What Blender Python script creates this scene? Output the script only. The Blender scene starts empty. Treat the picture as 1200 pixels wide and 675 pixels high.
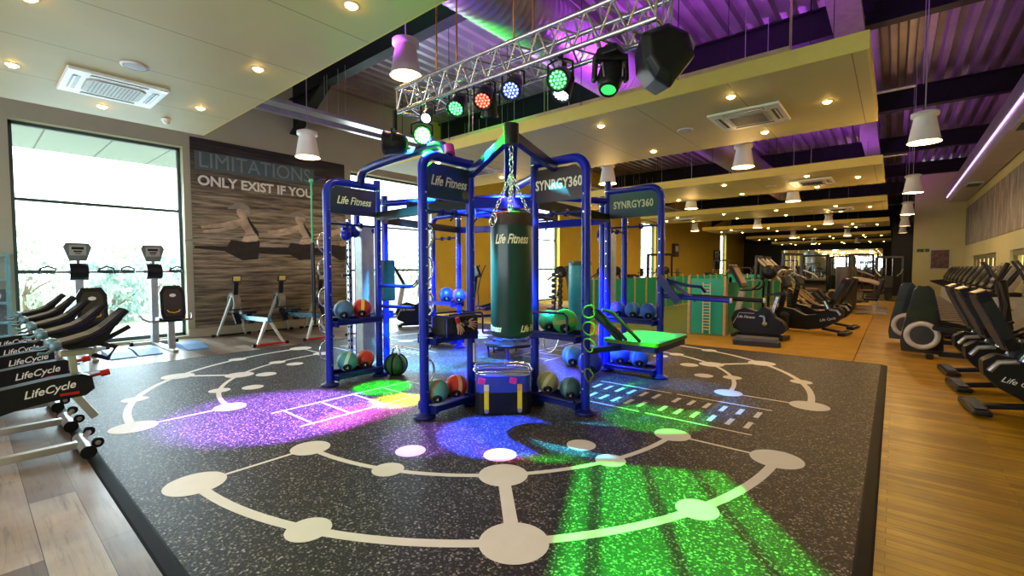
import bpy, bmesh, math, random
from mathutils import Vector, Matrix, Euler
random.seed(7)
C = bpy.context.scene.collection
SC = bpy.context.scene
PI = math.pi
R = math.radians

# ------------------------------------------------------------ camera
cam_d = bpy.data.cameras.new('camera'); cam = bpy.data.objects.new('camera', cam_d); C.objects.link(cam)
cam_d.sensor_width = 36.0; cam_d.lens = 537.0/1200*36; cam_d.clip_start = .05; cam_d.clip_end = 400
YAW, PIT, ROLL = .6952, .043, -.0024
cam.matrix_world = (Matrix.Translation((0, 0, 1.6)) @ Matrix.Rotation(YAW, 4, 'Z') @
                    Matrix.Rotation(PI/2 - PIT, 4, 'X') @ Matrix.Rotation(ROLL, 4, 'Z'))
SC.camera = cam

# ------------------------------------------------------------ exposure, sky
vs = SC.view_settings
SC.display_settings.display_device = 'sRGB'
vs.view_transform = 'Standard'; vs.look = 'None'; vs.exposure = 0.0; vs.gamma = 1.0; vs.use_curve_mapping = False
W = bpy.data.worlds.new('sky'); SC.world = W; W.use_nodes = True
nt = W.node_tree; nt.nodes.clear()
bg = nt.nodes.new('ShaderNodeBackground'); wo = nt.nodes.new('ShaderNodeOutputWorld')
bg.inputs[0].default_value = (.86, .94, 1, 1); bg.inputs[1].default_value = 6.0
nt.links.new(bg.outputs[0], wo.inputs[0])
SC.cycles.use_denoising = True
SC.cycles.sample_clamp_indirect = 4.0
SC.cycles.max_bounces = 6; SC.cycles.diffuse_bounces = 3; SC.cycles.glossy_bounces = 3
SC.cycles.transmission_bounces = 4; SC.cycles.caustics_reflective = False; SC.cycles.caustics_refractive = False

def lamp(name, kind, loc, power, col=(1, 1, 1), target=None, **kw):
    d = bpy.data.lights.new(name, kind); d.energy = power; d.color = col
    for k, v in kw.items(): setattr(d, k, v)
    o = bpy.data.objects.new(name, d); C.objects.link(o); o.location = loc
    if target is not None:
        o.rotation_euler = (Vector(target) - Vector(loc)).to_track_quat('-Z', 'Y').to_euler()
    return o

# daylight entering through the windows (portals for the sky) and an added fill lamp behind the camera
XW = -12.5                                   # left wall
WINS = [(.62, 3.3, .06, 4.38), (7.5, 10.6, .06, 4.5), (16.9, 18.6, .06, 4.5), (27.9, 30.3, .06, 4.6), (45.3, 47.2, .06, 4.7)]
for (y0, y1, z0, z1) in WINS[:3]:
    lamp('window_daylight', 'AREA', (XW - .32, (y0+y1)/2, (z0+z1)/2), [230, 180, 80][WINS.index((y0, y1, z0, z1))], (.66, .87, 1),
         target=(XW + 2, (y0+y1)/2, (z0+z1)/2 - .5), shape='RECTANGLE', size=y1-y0, size_y=z1-z0, spread=R(150))
lamp('back_fill_lamp', 'AREA', (-4.5, -4.1, 2.3), 70, (.92, .96, 1), target=(-4.6, 2, 2.6), shape='RECTANGLE', size=9, size_y=2.6)  # added fill lamp, set at an invented window behind the camera

LED = dict(green=(.02, 1, .04), blue=(.03, .08, 1), violet=(.35, .12, 1), magenta=(1, .08, .8), cyan=(.05, .7, 1), yellow=(.9, 1, .02), red=(1, .03, .02), teal=(.02, .9, .6), white=(.8, .9, 1))
LEDS = [  # source x, target floor point, colour, power, cone degrees, edge softness
    (-1.78, (-.98, 1.95), 'green', 560, 110, .1),
    (-3.0, (-2.35, 3.35), 'green', 260, 15, .3),
    (-2.6, (-1.95, 4.7), 'green', 170, 19, .35),
    (-3.4, (-2.7, 5.3), 'cyan', 260, 22, .5),
    (-2.3, (-2.3, 5.75), 'green', 330, 15, .5),
    (-3.6, (-2.9, 3.25), 'blue', 620, 22, .3),
    (-4.2, (-4.6, 6.6), 'blue', 2200, 50, .5),
    (-3.2, (-3.5, 6.0), 'violet', 500, 30, .5),
    (-3.2, (-1.9, 6.9), 'cyan', 150, 15, .3),
    (-4.0, (-5.1, 2.25), 'violet', 1100, 34, .5),
    (-3.8, (-4.25, 2.75), 'magenta', 900, 19, .35),
    (-4.35, (-4.55, 3.3), 'yellow', 900, 13, .5),
    (-4.6, (-5.22, 3.55), 'green', 700, 15, .4),
    (-4.3, (-5.2, 2.85), 'cyan', 520, 15, .5),
    (-4.0, (-7.0, 7.3), 'blue', 1500, 40, .6),
    (-4.4, (-6.3, 5.6), 'cyan', 700, 40, .6),
    (-3.4, (-3.3, 2.75), 'violet', 120, 18, .6),
    (-3.0, (-2.6, 3.1), 'red', 120, 14, .5),
]
TRUSS_Y, TRUSS_Z = 3.42, 3.12
for k_, (x, (tx, ty), c, p, a, bl) in enumerate(LEDS):
    lamp('stage_light_beam', 'SPOT', (x, TRUSS_Y if k_ else 3.36, TRUSS_Z if k_ else 2.86), p*(4.8 if k_ == 0 else 13), LED[c], target=(tx, ty, 0), spot_size=R(a), spot_blend=bl, shadow_soft_size=.03)
lamp('stage_light_beam', 'SPOT', (-4.0, 3.08, 3.32), 8000, LED['cyan'], target=(-3.0, 3.42, 1.45), spot_size=R(15), spot_blend=.6, shadow_soft_size=.04)  # cyan spot without a fixture, added for the highlight on the bag
lamp('stage_light_beam', 'SPOT', (-4.2, 4.7, 3.25), 17000, LED['blue'], target=(-4.7, 6.3, 0), spot_size=R(62), spot_blend=.6, shadow_soft_size=.04)  # blue spot without a fixture, added to colour the floor under the rig
lamp('stage_light_beam', 'SPOT', (-3.0, 4.9, 3.2), 1300, (.02, .3, 1), target=(-2.35, 5.45, 0), spot_size=R(40), spot_blend=.5, shadow_soft_size=.04)  # another added spot without a fixture, for the floor by the platform
lamp('stage_light_beam', 'SPOT', (-5.2, 4.4, 3.2), 4500, (.05, .4, 1), target=(-6.6, 5.6, 0), spot_size=R(60), spot_blend=.6, shadow_soft_size=.04)
lamp('green_deck_beam', 'SPOT', (-4.4, 3.9, 3.9), 1300, LED['green'], target=(-6.3, 7.2, 6.7), spot_size=R(72), spot_blend=.8, shadow_soft_size=.05)
lamp('stage_light_beam', 'SPOT', (-3.0, 3.2, 3.1), 90, LED['green'], target=(-2.7, 4.3, 1.0), spot_size=R(30), spot_blend=.5, shadow_soft_size=.04)
# gobo wheel in the moving head: dark bars across the big green beam
g = bpy.data.objects['stage_light_beam'].data; g.use_nodes = True
n = g.node_tree.nodes; l = g.node_tree.links
em = next(k for k in n if k.type == 'EMISSION')
tc = n.new('ShaderNodeTexCoord'); sx = n.new('ShaderNodeSeparateXYZ'); l.new(tc.outputs['Normal'], sx.inputs[0])
dv = n.new('ShaderNodeMath'); dv.operation = 'DIVIDE'; l.new(sx.outputs[0], dv.inputs[0]); l.new(sx.outputs[2], dv.inputs[1])
ml = n.new('ShaderNodeMath'); ml.operation = 'MULTIPLY'; ml.inputs[1].default_value = 42; l.new(dv.outputs[0], ml.inputs[0])
sn = n.new('ShaderNodeMath'); sn.operation = 'SINE'; l.new(ml.outputs[0], sn.inputs[0])
mr = n.new('ShaderNodeMapRange'); mr.inputs[1].default_value = -1; mr.inputs[2].default_value = -.6; mr.inputs[3].default_value = .15; mr.inputs[4].default_value = 1
l.new(sn.outputs[0], mr.inputs[0])
def gate(src, lo, hi, soft=.03):
    a = n.new('ShaderNodeMapRange'); a.inputs[1].default_value = lo-soft; a.inputs[2].default_value = lo; l.new(src, a.inputs[0])
    b = n.new('ShaderNodeMapRange'); b.inputs[1].default_value = hi; b.inputs[2].default_value = hi+soft; b.inputs[3].default_value = 1; b.inputs[4].default_value = 0; l.new(src, b.inputs[0])
    c = n.new('ShaderNodeMath'); c.operation = 'MULTIPLY'; l.new(a.outputs[0], c.inputs[0]); l.new(b.outputs[0], c.inputs[1]); return c.outputs[0]
dv2 = n.new('ShaderNodeMath'); dv2.operation = 'DIVIDE'; l.new(sx.outputs[1], dv2.inputs[0]); l.new(sx.outputs[2], dv2.inputs[1])
m1 = n.new('ShaderNodeMath'); m1.operation = 'MULTIPLY'; l.new(gate(dv.outputs[0], -.08, .33), m1.inputs[0]); l.new(gate(dv2.outputs[0], -2.0, .52), m1.inputs[1])
m2 = n.new('ShaderNodeMath'); m2.operation = 'MULTIPLY'; l.new(m1.outputs[0], m2.inputs[0]); l.new(mr.outputs[0], m2.inputs[1]); l.new(m2.outputs[0], em.inputs['Strength'])
# purple LED floods lying on top of the ceiling rafts, pointing up at the deck
for (x, y, p) in [(-3.2, 6.9, 90), (-6.2, 6.9, 70), (-1.6, 7.6, 50), (-5.2, 3.0, 40), (-2.3, 13.6, 120), (-6, 13.6, 80), (-1.8, 20, 120), (-5, 20, 90), (-2, 29, 120)]:
    lamp('purple_flood_beam', 'SPOT', (x, y, 4.15), p*(15 if y < 7.2 else 4.5), (.5, .07, 1), target=(x + .4, y + .3, 6.7), spot_size=R(155), spot_blend=.9, shadow_soft_size=.1)

# ------------------------------------------------------------ materials
MATS = {}
def new_mat(name):
    m = bpy.data.materials.new(name); m.use_nodes = True
    return m, m.node_tree.nodes, m.node_tree.links, m.node_tree.nodes['Principled BSDF']
def M(name, col, rough=.5, metal=0, var=.12, scale=8, emis=0, coat=0, bump=0, bscale=200, alpha=1, trans=0, spec=.5):
    if name in MATS: return MATS[name]
    m, n, l, b = new_mat(name)
    b.inputs['Roughness'].default_value = rough; b.inputs['Metallic'].default_value = metal
    b.inputs['Specular IOR Level'].default_value = spec
    b.inputs['Coat Weight'].default_value = coat
    if trans: b.inputs['Transmission Weight'].default_value = trans
    if emis:
        b.inputs['Emission Color'].default_value = (*col, 1); b.inputs['Emission Strength'].default_value = emis
        b.inputs['Base Color'].default_value = (*col, 1)
    else:
        tc = n.new('ShaderNodeTexCoord'); no = n.new('ShaderNodeTexNoise'); no.inputs['Scale'].default_value = scale
        l.new(tc.outputs['Object'], no.inputs['Vector'])
        cr = n.new('ShaderNodeValToRGB')
        cr.color_ramp.elements[0].position = .3; cr.color_ramp.elements[1].position = .7
        cr.color_ramp.elements[0].color = (*[max(0, c*(1-var)) for c in col], 1)
        cr.color_ramp.elements[1].color = (*[min(1, c*(1+var)) for c in col], 1)
        l.new(no.outputs[0], cr.inputs[0]); l.new(cr.outputs[0], b.inputs['Base Color'])
        if bump:
            nb = n.new('ShaderNodeTexNoise'); nb.inputs['Scale'].default_value = bscale; l.new(tc.outputs['Object'], nb.inputs['Vector'])
            bp = n.new('ShaderNodeBump'); bp.inputs['Strength'].default_value = bump; bp.inputs['Distance'].default_value = .01
            l.new(nb.outputs[0], bp.inputs['Height']); l.new(bp.outputs[0], b.inputs['Normal'])
    MATS[name] = m
    return m

def ramp(n, stops):
    r = n.new('ShaderNodeValToRGB'); e = r.color_ramp.elements
    while len(e) < len(stops): e.new(.5)
    for k, (p, c) in enumerate(stops): e[k].position = p; e[k].color = (*c, 1)
    return r

def mat_rubber():
    m, n, l, b = new_mat('flecked_rubber')
    tc = n.new('ShaderNodeTexCoord')
    v = n.new('ShaderNodeTexVoronoi'); v.inputs['Scale'].default_value = 80; l.new(tc.outputs['Object'], v.inputs['Vector'])
    no = n.new('ShaderNodeTexNoise'); no.inputs['Scale'].default_value = 60; no.inputs['Detail'].default_value = 3; l.new(tc.outputs['Object'], no.inputs['Vector'])
    sp = n.new('ShaderNodeSeparateColor'); l.new(v.outputs['Color'], sp.inputs[0])
    mx = n.new('ShaderNodeMath'); mx.operation = 'MULTIPLY'; l.new(sp.outputs[0], mx.inputs[0]); l.new(no.outputs[0], mx.inputs[1])
    cr = ramp(n, [(0, (.008, .008, .008)), (.34, (.016, .016, .015)), (.46, (.14, .13, .115)), (.62, (.5, .47, .41))])
    l.new(mx.outputs[0], cr.inputs[0]); l.new(cr.outputs[0], b.inputs['Base Color'])
    b.inputs['Roughness'].default_value = .5; b.inputs['Specular IOR Level'].default_value = .3
    bp = n.new('ShaderNodeBump'); bp.inputs['Strength'].default_value = .6; bp.inputs['Distance'].default_value = .004
    l.new(no.outputs[0], bp.inputs['Height']); l.new(bp.outputs[0], b.inputs['Normal'])
    return m
def mat_planks(name, c1, c2, c3, wide, long_, grain=1.0, rough=.38, cm=(.05, .03, .02), streak=(.75, 1.12)):
    m, n, l, b = new_mat(name)
    tc = n.new('ShaderNodeTexCoord')
    br = n.new('ShaderNodeTexBrick'); br.inputs['Scale'].default_value = 1; br.inputs['Brick Width'].default_value = long_
    br.inputs['Row Height'].default_value = wide; br.inputs['Mortar Size'].default_value = .0022; br.offset = .37
    br.inputs['Color1'].default_value = (0, 0, 0, 1); br.inputs['Color2'].default_value = (1, 1, 1, 1); br.inputs['Mortar'].default_value = (.5, .5, .5, 1)
    l.new(tc.outputs['Object'], br.inputs['Vector'])
    cr = ramp(n, [(0, c1), (.5, c2), (1, c3)]); l.new(br.outputs[0], cr.inputs[0])
    mp = n.new('ShaderNodeMapping'); mp.inputs['Scale'].default_value = (1.6*grain, 26*grain, 1); l.new(tc.outputs['Object'], mp.inputs[0])
    no = n.new('ShaderNodeTexNoise'); no.inputs['Scale'].default_value = 1.0; no.inputs['Detail'].default_value = 9; no.inputs['Roughness'].default_value = .7
    no.inputs['Distortion'].default_value = .6
    l.new(mp.outputs[0], no.inputs['Vector'])
    g = ramp(n, [(.3, (streak[0],)*3), (.46, (.95,)*3), (.56, (1.0,)*3), (.75, (streak[1],)*3)]); l.new(no.outputs[0], g.inputs[0])
    n2 = n.new('ShaderNodeTexNoise'); n2.inputs['Scale'].default_value = 2.6; n2.inputs['Detail'].default_value = 4; l.new(tc.outputs['Object'], n2.inputs['Vector'])
    g2 = ramp(n, [(.3, (.72,)*3), (.7, (1.15,)*3)]); l.new(n2.outputs[0], g2.inputs[0])
    x1 = n.new('ShaderNodeMix'); x1.data_type = 'RGBA'; x1.blend_type = 'MULTIPLY'; x1.inputs[0].default_value = 1
    l.new(cr.outputs[0], x1.inputs[6]); l.new(g.outputs[0], x1.inputs[7])
    x2 = n.new('ShaderNodeMix'); x2.data_type = 'RGBA'; x2.blend_type = 'MULTIPLY'; x2.inputs[0].default_value = 1
    l.new(x1.outputs[2], x2.inputs[6]); l.new(g2.outputs[0], x2.inputs[7])
    x3 = n.new('ShaderNodeMix'); x3.data_type = 'RGBA'; l.new(br.outputs['Fac'], x3.inputs[0]); l.new(x2.outputs[2], x3.inputs[6]); x3.inputs[7].default_value = (*cm, 1)
    l.new(x3.outputs[2], b.inputs['Base Color'])
    b.inputs['Roughness'].default_value = rough; b.inputs['Specular IOR Level'].default_value = .3
    bp = n.new('ShaderNodeBump'); bp.inputs['Strength'].default_value = .25; bp.inputs['Distance'].default_value = .003
    l.new(no.outputs[0], bp.inputs['Height']); l.new(bp.outputs[0], b.inputs['Normal'])
    return m
def mat_seams(name, col, pitch, axis=0, w=.008, rough=.6, off=0):
    m, n, l, b = new_mat(name)
    tc = n.new('ShaderNodeTexCoord'); s = n.new('ShaderNodeSeparateXYZ'); l.new(tc.outputs['Object'], s.inputs[0])
    a = n.new('ShaderNodeMath'); a.operation = 'ADD'; a.inputs[1].default_value = 100 + off; l.new(s.outputs[axis], a.inputs[0])
    q = n.new('ShaderNodeMath'); q.operation = 'MODULO'; q.inputs[1].default_value = pitch; l.new(a.outputs[0], q.inputs[0])
    t = n.new('ShaderNodeMath'); t.operation = 'LESS_THAN'; t.inputs[1].default_value = w; l.new(q.outputs[0], t.inputs[0])
    no = n.new('ShaderNodeTexNoise'); no.inputs['Scale'].default_value = 1.3; l.new(tc.outputs['Object'], no.inputs['Vector'])
    cr = ramp(n, [(.3, tuple(c*.95 for c in col)), (.7, tuple(min(1, c*1.04) for c in col))]); l.new(no.outputs[0], cr.inputs[0])
    x = n.new('ShaderNodeMix'); x.data_type = 'RGBA'; l.new(t.outputs[0], x.inputs[0]); l.new(cr.outputs[0], x.inputs[6]); x.inputs[7].default_value = (*[c*.3 for c in col], 1)
    l.new(x.outputs[2], b.inputs['Base Color']); b.inputs['Roughness'].default_value = rough
    return m
def mat_mural():
    # motion-blurred water photograph: long horizontal streaks, dark band at the top
    m, n, l, b = new_mat('rowing_mural_print')
    tc = n.new('ShaderNodeTexCoord'); mp = n.new('ShaderNodeMapping'); mp.inputs['Scale'].default_value = (1, .55, 9); l.new(tc.outputs['Object'], mp.inputs[0])
    no = n.new('ShaderNodeTexNoise'); no.inputs['Scale'].default_value = 1.6; no.inputs['Detail'].default_value = 8; no.inputs['Roughness'].default_value = .68; l.new(mp.outputs[0], no.inputs['Vector'])
    cr = ramp(n, [(.34, (.03, .024, .018)), (.46, (.20, .155, .10)), (.54, (.38, .30, .20)), (.66, (.62, .51, .36))]); l.new(no.outputs[0], cr.inputs[0])
    s = n.new('ShaderNodeSeparateXYZ'); l.new(tc.outputs['Object'], s.inputs[0])
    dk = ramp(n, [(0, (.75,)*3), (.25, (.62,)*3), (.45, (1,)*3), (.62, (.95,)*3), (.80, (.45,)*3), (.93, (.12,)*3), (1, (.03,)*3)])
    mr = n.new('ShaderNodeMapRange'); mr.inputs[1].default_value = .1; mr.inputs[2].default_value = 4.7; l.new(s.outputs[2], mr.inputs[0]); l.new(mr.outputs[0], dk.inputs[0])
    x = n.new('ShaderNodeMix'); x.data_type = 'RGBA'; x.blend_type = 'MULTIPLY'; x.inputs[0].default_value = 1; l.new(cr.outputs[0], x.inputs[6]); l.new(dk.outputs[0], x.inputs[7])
    l.new(x.outputs[2], b.inputs['Base Color']); b.inputs['Roughness'].default_value = .5
    return m
def mat_city():
    m, n, l, b = new_mat('grey_print')
    tc = n.new('ShaderNodeTexCoord'); mp = n.new('ShaderNodeMapping'); mp.inputs['Scale'].default_value = (1, 1.9, .5); l.new(tc.outputs['Object'], mp.inputs[0])
    no = n.new('ShaderNodeTexNoise'); no.inputs['Scale'].default_value = 2.2; no.inputs['Detail'].default_value = 9; no.inputs['Roughness'].default_value = .75; l.new(mp.outputs[0], no.inputs['Vector'])
    cr = ramp(n, [(.32, (.04, .03, .03)), (.45, (.16, .13, .13)), (.56, (.30, .26, .23)), (.72, (.6, .54, .46))]); l.new(no.outputs[0], cr.inputs[0])
    l.new(cr.outputs[0], b.inputs['Base Color']); b.inputs['Roughness'].default_value = .6
    return m
def mat_ball(name, c1, c2):
    m, n, l, b = new_mat(name)
    tc = n.new('ShaderNodeTexCoord'); s = n.new('ShaderNodeSeparateXYZ'); l.new(tc.outputs['Object'], s.inputs[0])
    a = n.new('ShaderNodeMath'); a.operation = 'ABSOLUTE'; l.new(s.outputs[0], a.inputs[0])
    t = n.new('ShaderNodeMath'); t.operation = 'LESS_THAN'; t.inputs[1].default_value = .022; l.new(a.outputs[0], t.inputs[0])
    x = n.new('ShaderNodeMix'); x.data_type = 'RGBA'; l.new(t.outputs[0], x.inputs[0]); x.inputs[6].default_value = (*c1, 1); x.inputs[7].default_value = (*c2, 1)
    l.new(x.outputs[2], b.inputs['Base Color']); b.inputs['Roughness'].default_value = .42
    no = n.new('ShaderNodeTexNoise'); no.inputs['Scale'].default_value = 90; l.new(tc.outputs['Object'], no.inputs['Vector'])
    bp = n.new('ShaderNodeBump'); bp.inputs['Strength'].default_value = .3; bp.inputs['Distance'].default_value = .004; l.new(no.outputs[0], bp.inputs['Height']); l.new(bp.outputs[0], b.inputs['Normal'])
    return m
def mat_glass(name, col, rough=.05, mixv=.35):
    m, n, l, b = new_mat(name)
    tr = n.new('ShaderNodeBsdfTransparent'); tr.inputs[0].default_value = (*col, 1)
    mx = n.new('ShaderNodeMixShader'); mx.inputs[0].default_value = mixv
    out = n['Material Output']; b.inputs['Base Color'].default_value = (*col, 1); b.inputs['Roughness'].default_value = rough
    l.new(tr.outputs[0], mx.inputs[1]); l.new(b.outputs[0], mx.inputs[2]); l.new(mx.outputs[0], out.inputs[0])
    return m

mRUB = mat_rubber()
mWOODR = mat_planks('lamplit_strip_wood', (.38, .20, .008), (.48, .265, .012), (.58, .34, .022), .078, 1.1, 1.1, .38, (.2, .11, .02), (.42, 1.2))  # narrow strips; amber lamplight is put into their yellow colour
mWOODL = mat_planks('weathered_daylit_planks', (.13, .085, .055), (.27, .195, .135), (.44, .36, .29), .235, 1.5, 1.2, .33, (.04, .028, .02), (.42, 1.25))  # wide weathered planks; the cooler daylight tone is put into the colour
mCARP = M('tan_carpet', (.48, .27, .02), .9, bump=.5, bscale=120, var=.1, scale=3)
mTURF = M('green_turf', (.12, .19, .04), .9, bump=.8, bscale=90, var=.2, scale=30)
mDARKF = M('dark_rubber_floor', (.07, .045, .02), .8, var=.2, scale=5)
mCREAM = M('cream_paint', (.50, .46, .33), .7, var=.03, scale=2)
mMUST = M('mustard_wall', (.74, .52, .06), .7, var=.05, scale=1.5)  # yellower colour for the far stretch of the left wall
mOLIVE = M('pale_olive_paint', (.60, .55, .27), .7, var=.04, scale=1.5)
mRAFT = mat_seams('raft_board', (.54, .455, .20), 1.2, 0, .010)
mFASCIA = M('raft_fascia_paint', (.70, .55, .12), .6, var=.03)
mDECK = M('galvanised_deck', (.38, .32, .34), .36, .6, var=.14, scale=1.2)
mBLACKST = M('black_steel', (.007, .007, .008), .5, 0, var=.2, spec=.25)
mWHITE = M('white_plastic', (.78, .78, .75), .4, var=.03)
mDGREY = M('dark_grey_plastic', (.035, .035, .038), .45, var=.15, spec=.3)
mBLACK = M('black_plastic', (.008, .008, .009), .38, var=.2, spec=.28)
mVINYL = M('black_vinyl', (.010, .010, .011), .35, var=.15, bump=.15, bscale=150, spec=.3)
mSILV = M('silver_paint', (.55, .55, .54), .32, .75, var=.06)
mALU = M('aluminium', (.72, .72, .74), .25, .9, var=.05)
mCHROME = M('chrome', (.85, .85, .87), .12, 1, var=.02)
mBLUE = M('cobalt_blue_powder_coat', (.004, .014, .40), .3, 0, var=.1, coat=.15, spec=.35)
mBLUED = M('dark_blue_powder_coat', (.004, .009, .13), .32, 0, var=.1, spec=.35)
mMARK = M('white_vinyl_marking', (.85, .83, .78), .55, var=.02)
mTEXT = M('white_lettering', (.92, .9, .82), .5, var=.01)
mRED = M('red_plastic', (.5, .01, .01), .35, var=.05)
mYEL = M('yellow_webbing', (.85, .62, .02), .6, var=.05)
mWARM = M('warm_lamp_glow', (1, .62, .16), .5, emis=60)
mWARMW = M('lamp_shade_glow', (1, .78, .42), .5, emis=9)
mDUCT = M('spiral_duct_steel', (.55, .48, .52), .38, .7, var=.06, scale=3)
mMIRROR = M('mirror_glass', (.75, .77, .74), .03, 1, var=.01)
# ------------------------------------------------------------ mesh helpers
class MB:
    """collects shapes; build() links them as one mesh object"""
    def __init__(s): s.v = []; s.f = []; s.sm = []; s.mi = []; s.cur = 0
    def mat(s, i): s.cur = i; return s
    def add(s, vs, fs, smooth=False, T=None):
        b = len(s.v)
        for p in vs:
            p = Vector(p)
            if T is not None: p = T @ p
            s.v.append(tuple(p))
        for f in fs: s.f.append(tuple(b + i for i in f)); s.sm.append(smooth); s.mi.append(s.cur)
        return s
    def box(s, c, d, rot=None, T=None, taper=1.0, tapy=None):
        x, y, z = d[0]/2, d[1]/2, d[2]/2; ty = taper if tapy is None else tapy
        vs = [(-x, -y, -z), (x, -y, -z), (x, y, -z), (-x, y, -z), (-x*taper, -y*ty, z), (x*taper, -y*ty, z), (x*taper, y*ty, z), (-x*taper, y*ty, z)]
        m = Matrix.Translation(c)
        if rot: m = m @ Euler(rot).to_matrix().to_4x4()
        if T is not None: m = T @ m
        return s.add(vs, [(0, 3, 2, 1), (4, 5, 6, 7), (0, 1, 5, 4), (1, 2, 6, 5), (2, 3, 7, 6), (3, 0, 4, 7)], False, m)
    def beam(s, a, b, w, h, up=(0, 0, 1), w2=None, h2=None):
        """rectangular bar from a to b, w across, h along up"""
        a = Vector(a); b = Vector(b); d = (b - a).normalized(); u = Vector(up)
        if abs(d.dot(u)) > .98: u = Vector((0, 1, 0))
        r = d.cross(u).normalized(); u = r.cross(d).normalized(); w2 = w2 or w; h2 = h2 or h
        vs = [a + r*sx*w/2 + u*sy*h/2 for sx, sy in ((-1, -1), (1, -1), (1, 1), (-1, 1))] + [b + r*sx*w2/2 + u*sy*h2/2 for sx, sy in ((-1, -1), (1, -1), (1, 1), (-1, 1))]
        return s.add(vs, [(0, 1, 2, 3), (7, 6, 5, 4), (0, 4, 5, 1), (1, 5, 6, 2), (2, 6, 7, 3), (3, 7, 4, 0)])
    def tube(s, pts, r, n=10, closed=False, r2=None, caps=True, flat=None):
        pts = [Vector(p) for p in pts]; N = len(pts); rings = []; prev = None
        for i, p in enumerate(pts):
            if closed: t = (pts[(i+1) % N] - pts[i-1]).normalized()
            else: t = (pts[min(i+1, N-1)] - pts[max(i-1, 0)]).normalized()
            if prev is None:
                u = Vector((0, 0, 1)) if abs(t.z) < .9 else Vector((1, 0, 0))
                u = (u - t*u.dot(t)).normalized()
            else: u = (prev - t*prev.dot(t)).normalized()
            prev = u; w = t.cross(u)
            rr = r if r2 is None else r + (r2 - r)*i/(N-1)
            fu = flat or 1
            rings.append([p + (u*math.cos(2*PI*k/n)*fu + w*math.sin(2*PI*k/n))*rr for k in range(n)])
        vs = [q for g in rings for q in g]; fs = []
        for i in range(N if closed else N-1):
            a = i*n; b = ((i+1) % N)*n
            for k in range(n): fs.append((a+k, a+(k+1) % n, b+(k+1) % n, b+k))
        s.add(vs, fs, True)
        if not closed and caps:
            s.add(rings[0], [tuple(range(n))[::-1]]); s.add(rings[-1], [tuple(range(n))])
        return s
    def cyl(s, a, b, r, r2=None, n=16): return s.tube([a, b], r, n, r2=r2)
    def lathe(s, prof, T=None, n=20, cap0=False, cap1=False, smooth=True):
        vs = []; fs = []
        for (r, z) in prof:
            for k in range(n): vs.append((r*math.cos(2*PI*k/n), r*math.sin(2*PI*k/n), z))
        for i in range(len(prof)-1):
            for k in range(n): fs.append((i*n+k, i*n+(k+1) % n, (i+1)*n+(k+1) % n, (i+1)*n+k))
        s.add(vs, fs, smooth, T)
        if cap0: s.add(vs[:n], [tuple(range(n))[::-1]], False, T)
        if cap1: s.add(vs[-n:], [tuple(range(n))], False, T)
        return s
    def sphere(s, c, r, n=20, m=12, sc=(1, 1, 1), T=None):
        vs = []; fs = []
        for i in range(m+1):
            th = PI*i/m
            for k in range(n): vs.append((c[0]+r*sc[0]*math.sin(th)*math.cos(2*PI*k/n), c[1]+r*sc[1]*math.sin(th)*math.sin(2*PI*k/n), c[2]-r*sc[2]*math.cos(th)))
        for i in range(m):
            for k in range(n): fs.append((i*n+k, i*n+(k+1) % n, (i+1)*n+(k+1) % n, (i+1)*n+k))
        return s.add(vs, fs, True, T)
    def prism(s, poly, t0, t1, axis='y', T=None, smooth=False):
        """2D polygon extruded along an axis. axis 'y': poly is (x,z); 'x': (y,z); 'z': (x,y)"""
        def P(a, b, t): return {'y': (a, t, b), 'x': (t, a, b), 'z': (a, b, t)}[axis]
        n = len(poly); vs = [P(a, b, t0) for a, b in poly] + [P(a, b, t1) for a, b in poly]
        fs = [tuple(range(n))[::-1], tuple(range(n, 2*n))]
        s.add(vs, fs, False, T)
        s.add(vs, [(i, (i+1) % n, n+(i+1) % n, n+i) for i in range(n)], smooth, T)
        return s
    def build(s, name, mats, parent=None, bevel=0, seg=2, **tags):
        me = bpy.data.meshes.new(name); me.from_pydata(s.v, [], s.f)
        if not isinstance(mats, (list, tuple)): mats = [mats]
        for m in mats: me.materials.append(m)
        me.polygons.foreach_set('use_smooth', s.sm); me.polygons.foreach_set('material_index', s.mi)
        bm = bmesh.new(); bm.from_mesh(me); bmesh.ops.recalc_face_normals(bm, faces=bm.faces); bm.to_mesh(me); bm.free()
        o = bpy.data.objects.new(name, me); C.objects.link(o)
        if parent is not None: o.parent = parent
        if bevel:
            b = o.modifiers.new('bevel', 'BEVEL'); b.width = bevel; b.segments = seg; b.limit_method = 'ANGLE'; b.angle_limit = R(35); b.harden_normals = False
        for k, v in tags.items(): o[k] = v
        return o

def rrect(w, h, r, n=5, cx=0, cy=0):
    pts = []
    for (sx, sy, a0) in ((1, 1, 0), (-1, 1, 90), (-1, -1, 180), (1, -1, 270)):
        for k in range(n+1):
            a = R(a0 + 90*k/n); pts.append((cx + sx*(w/2-r) + r*math.cos(a), cy + sy*(h/2-r) + r*math.sin(a)))
    return pts
def arc(c, r, a0, a1, n, plane='xz', off=0):
    out = []
    for k in range(n+1):
        a = R(a0 + (a1-a0)*k/n); u, v = c[0] + r*math.cos(a), c[1] + r*math.sin(a)
        out.append({'xz': (u, off, v), 'yz': (off, u, v), 'xy': (u, v, off)}[plane])
    return out
def smoothpts(pts, it=2):
    pts = [Vector(p) for p in pts]
    for _ in range(it):
        q = [pts[0]]
        for a, b in zip(pts, pts[1:]): q += [a*.75 + b*.25, a*.25 + b*.75]
        q.append(pts[-1]); pts = q
    return pts

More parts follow.
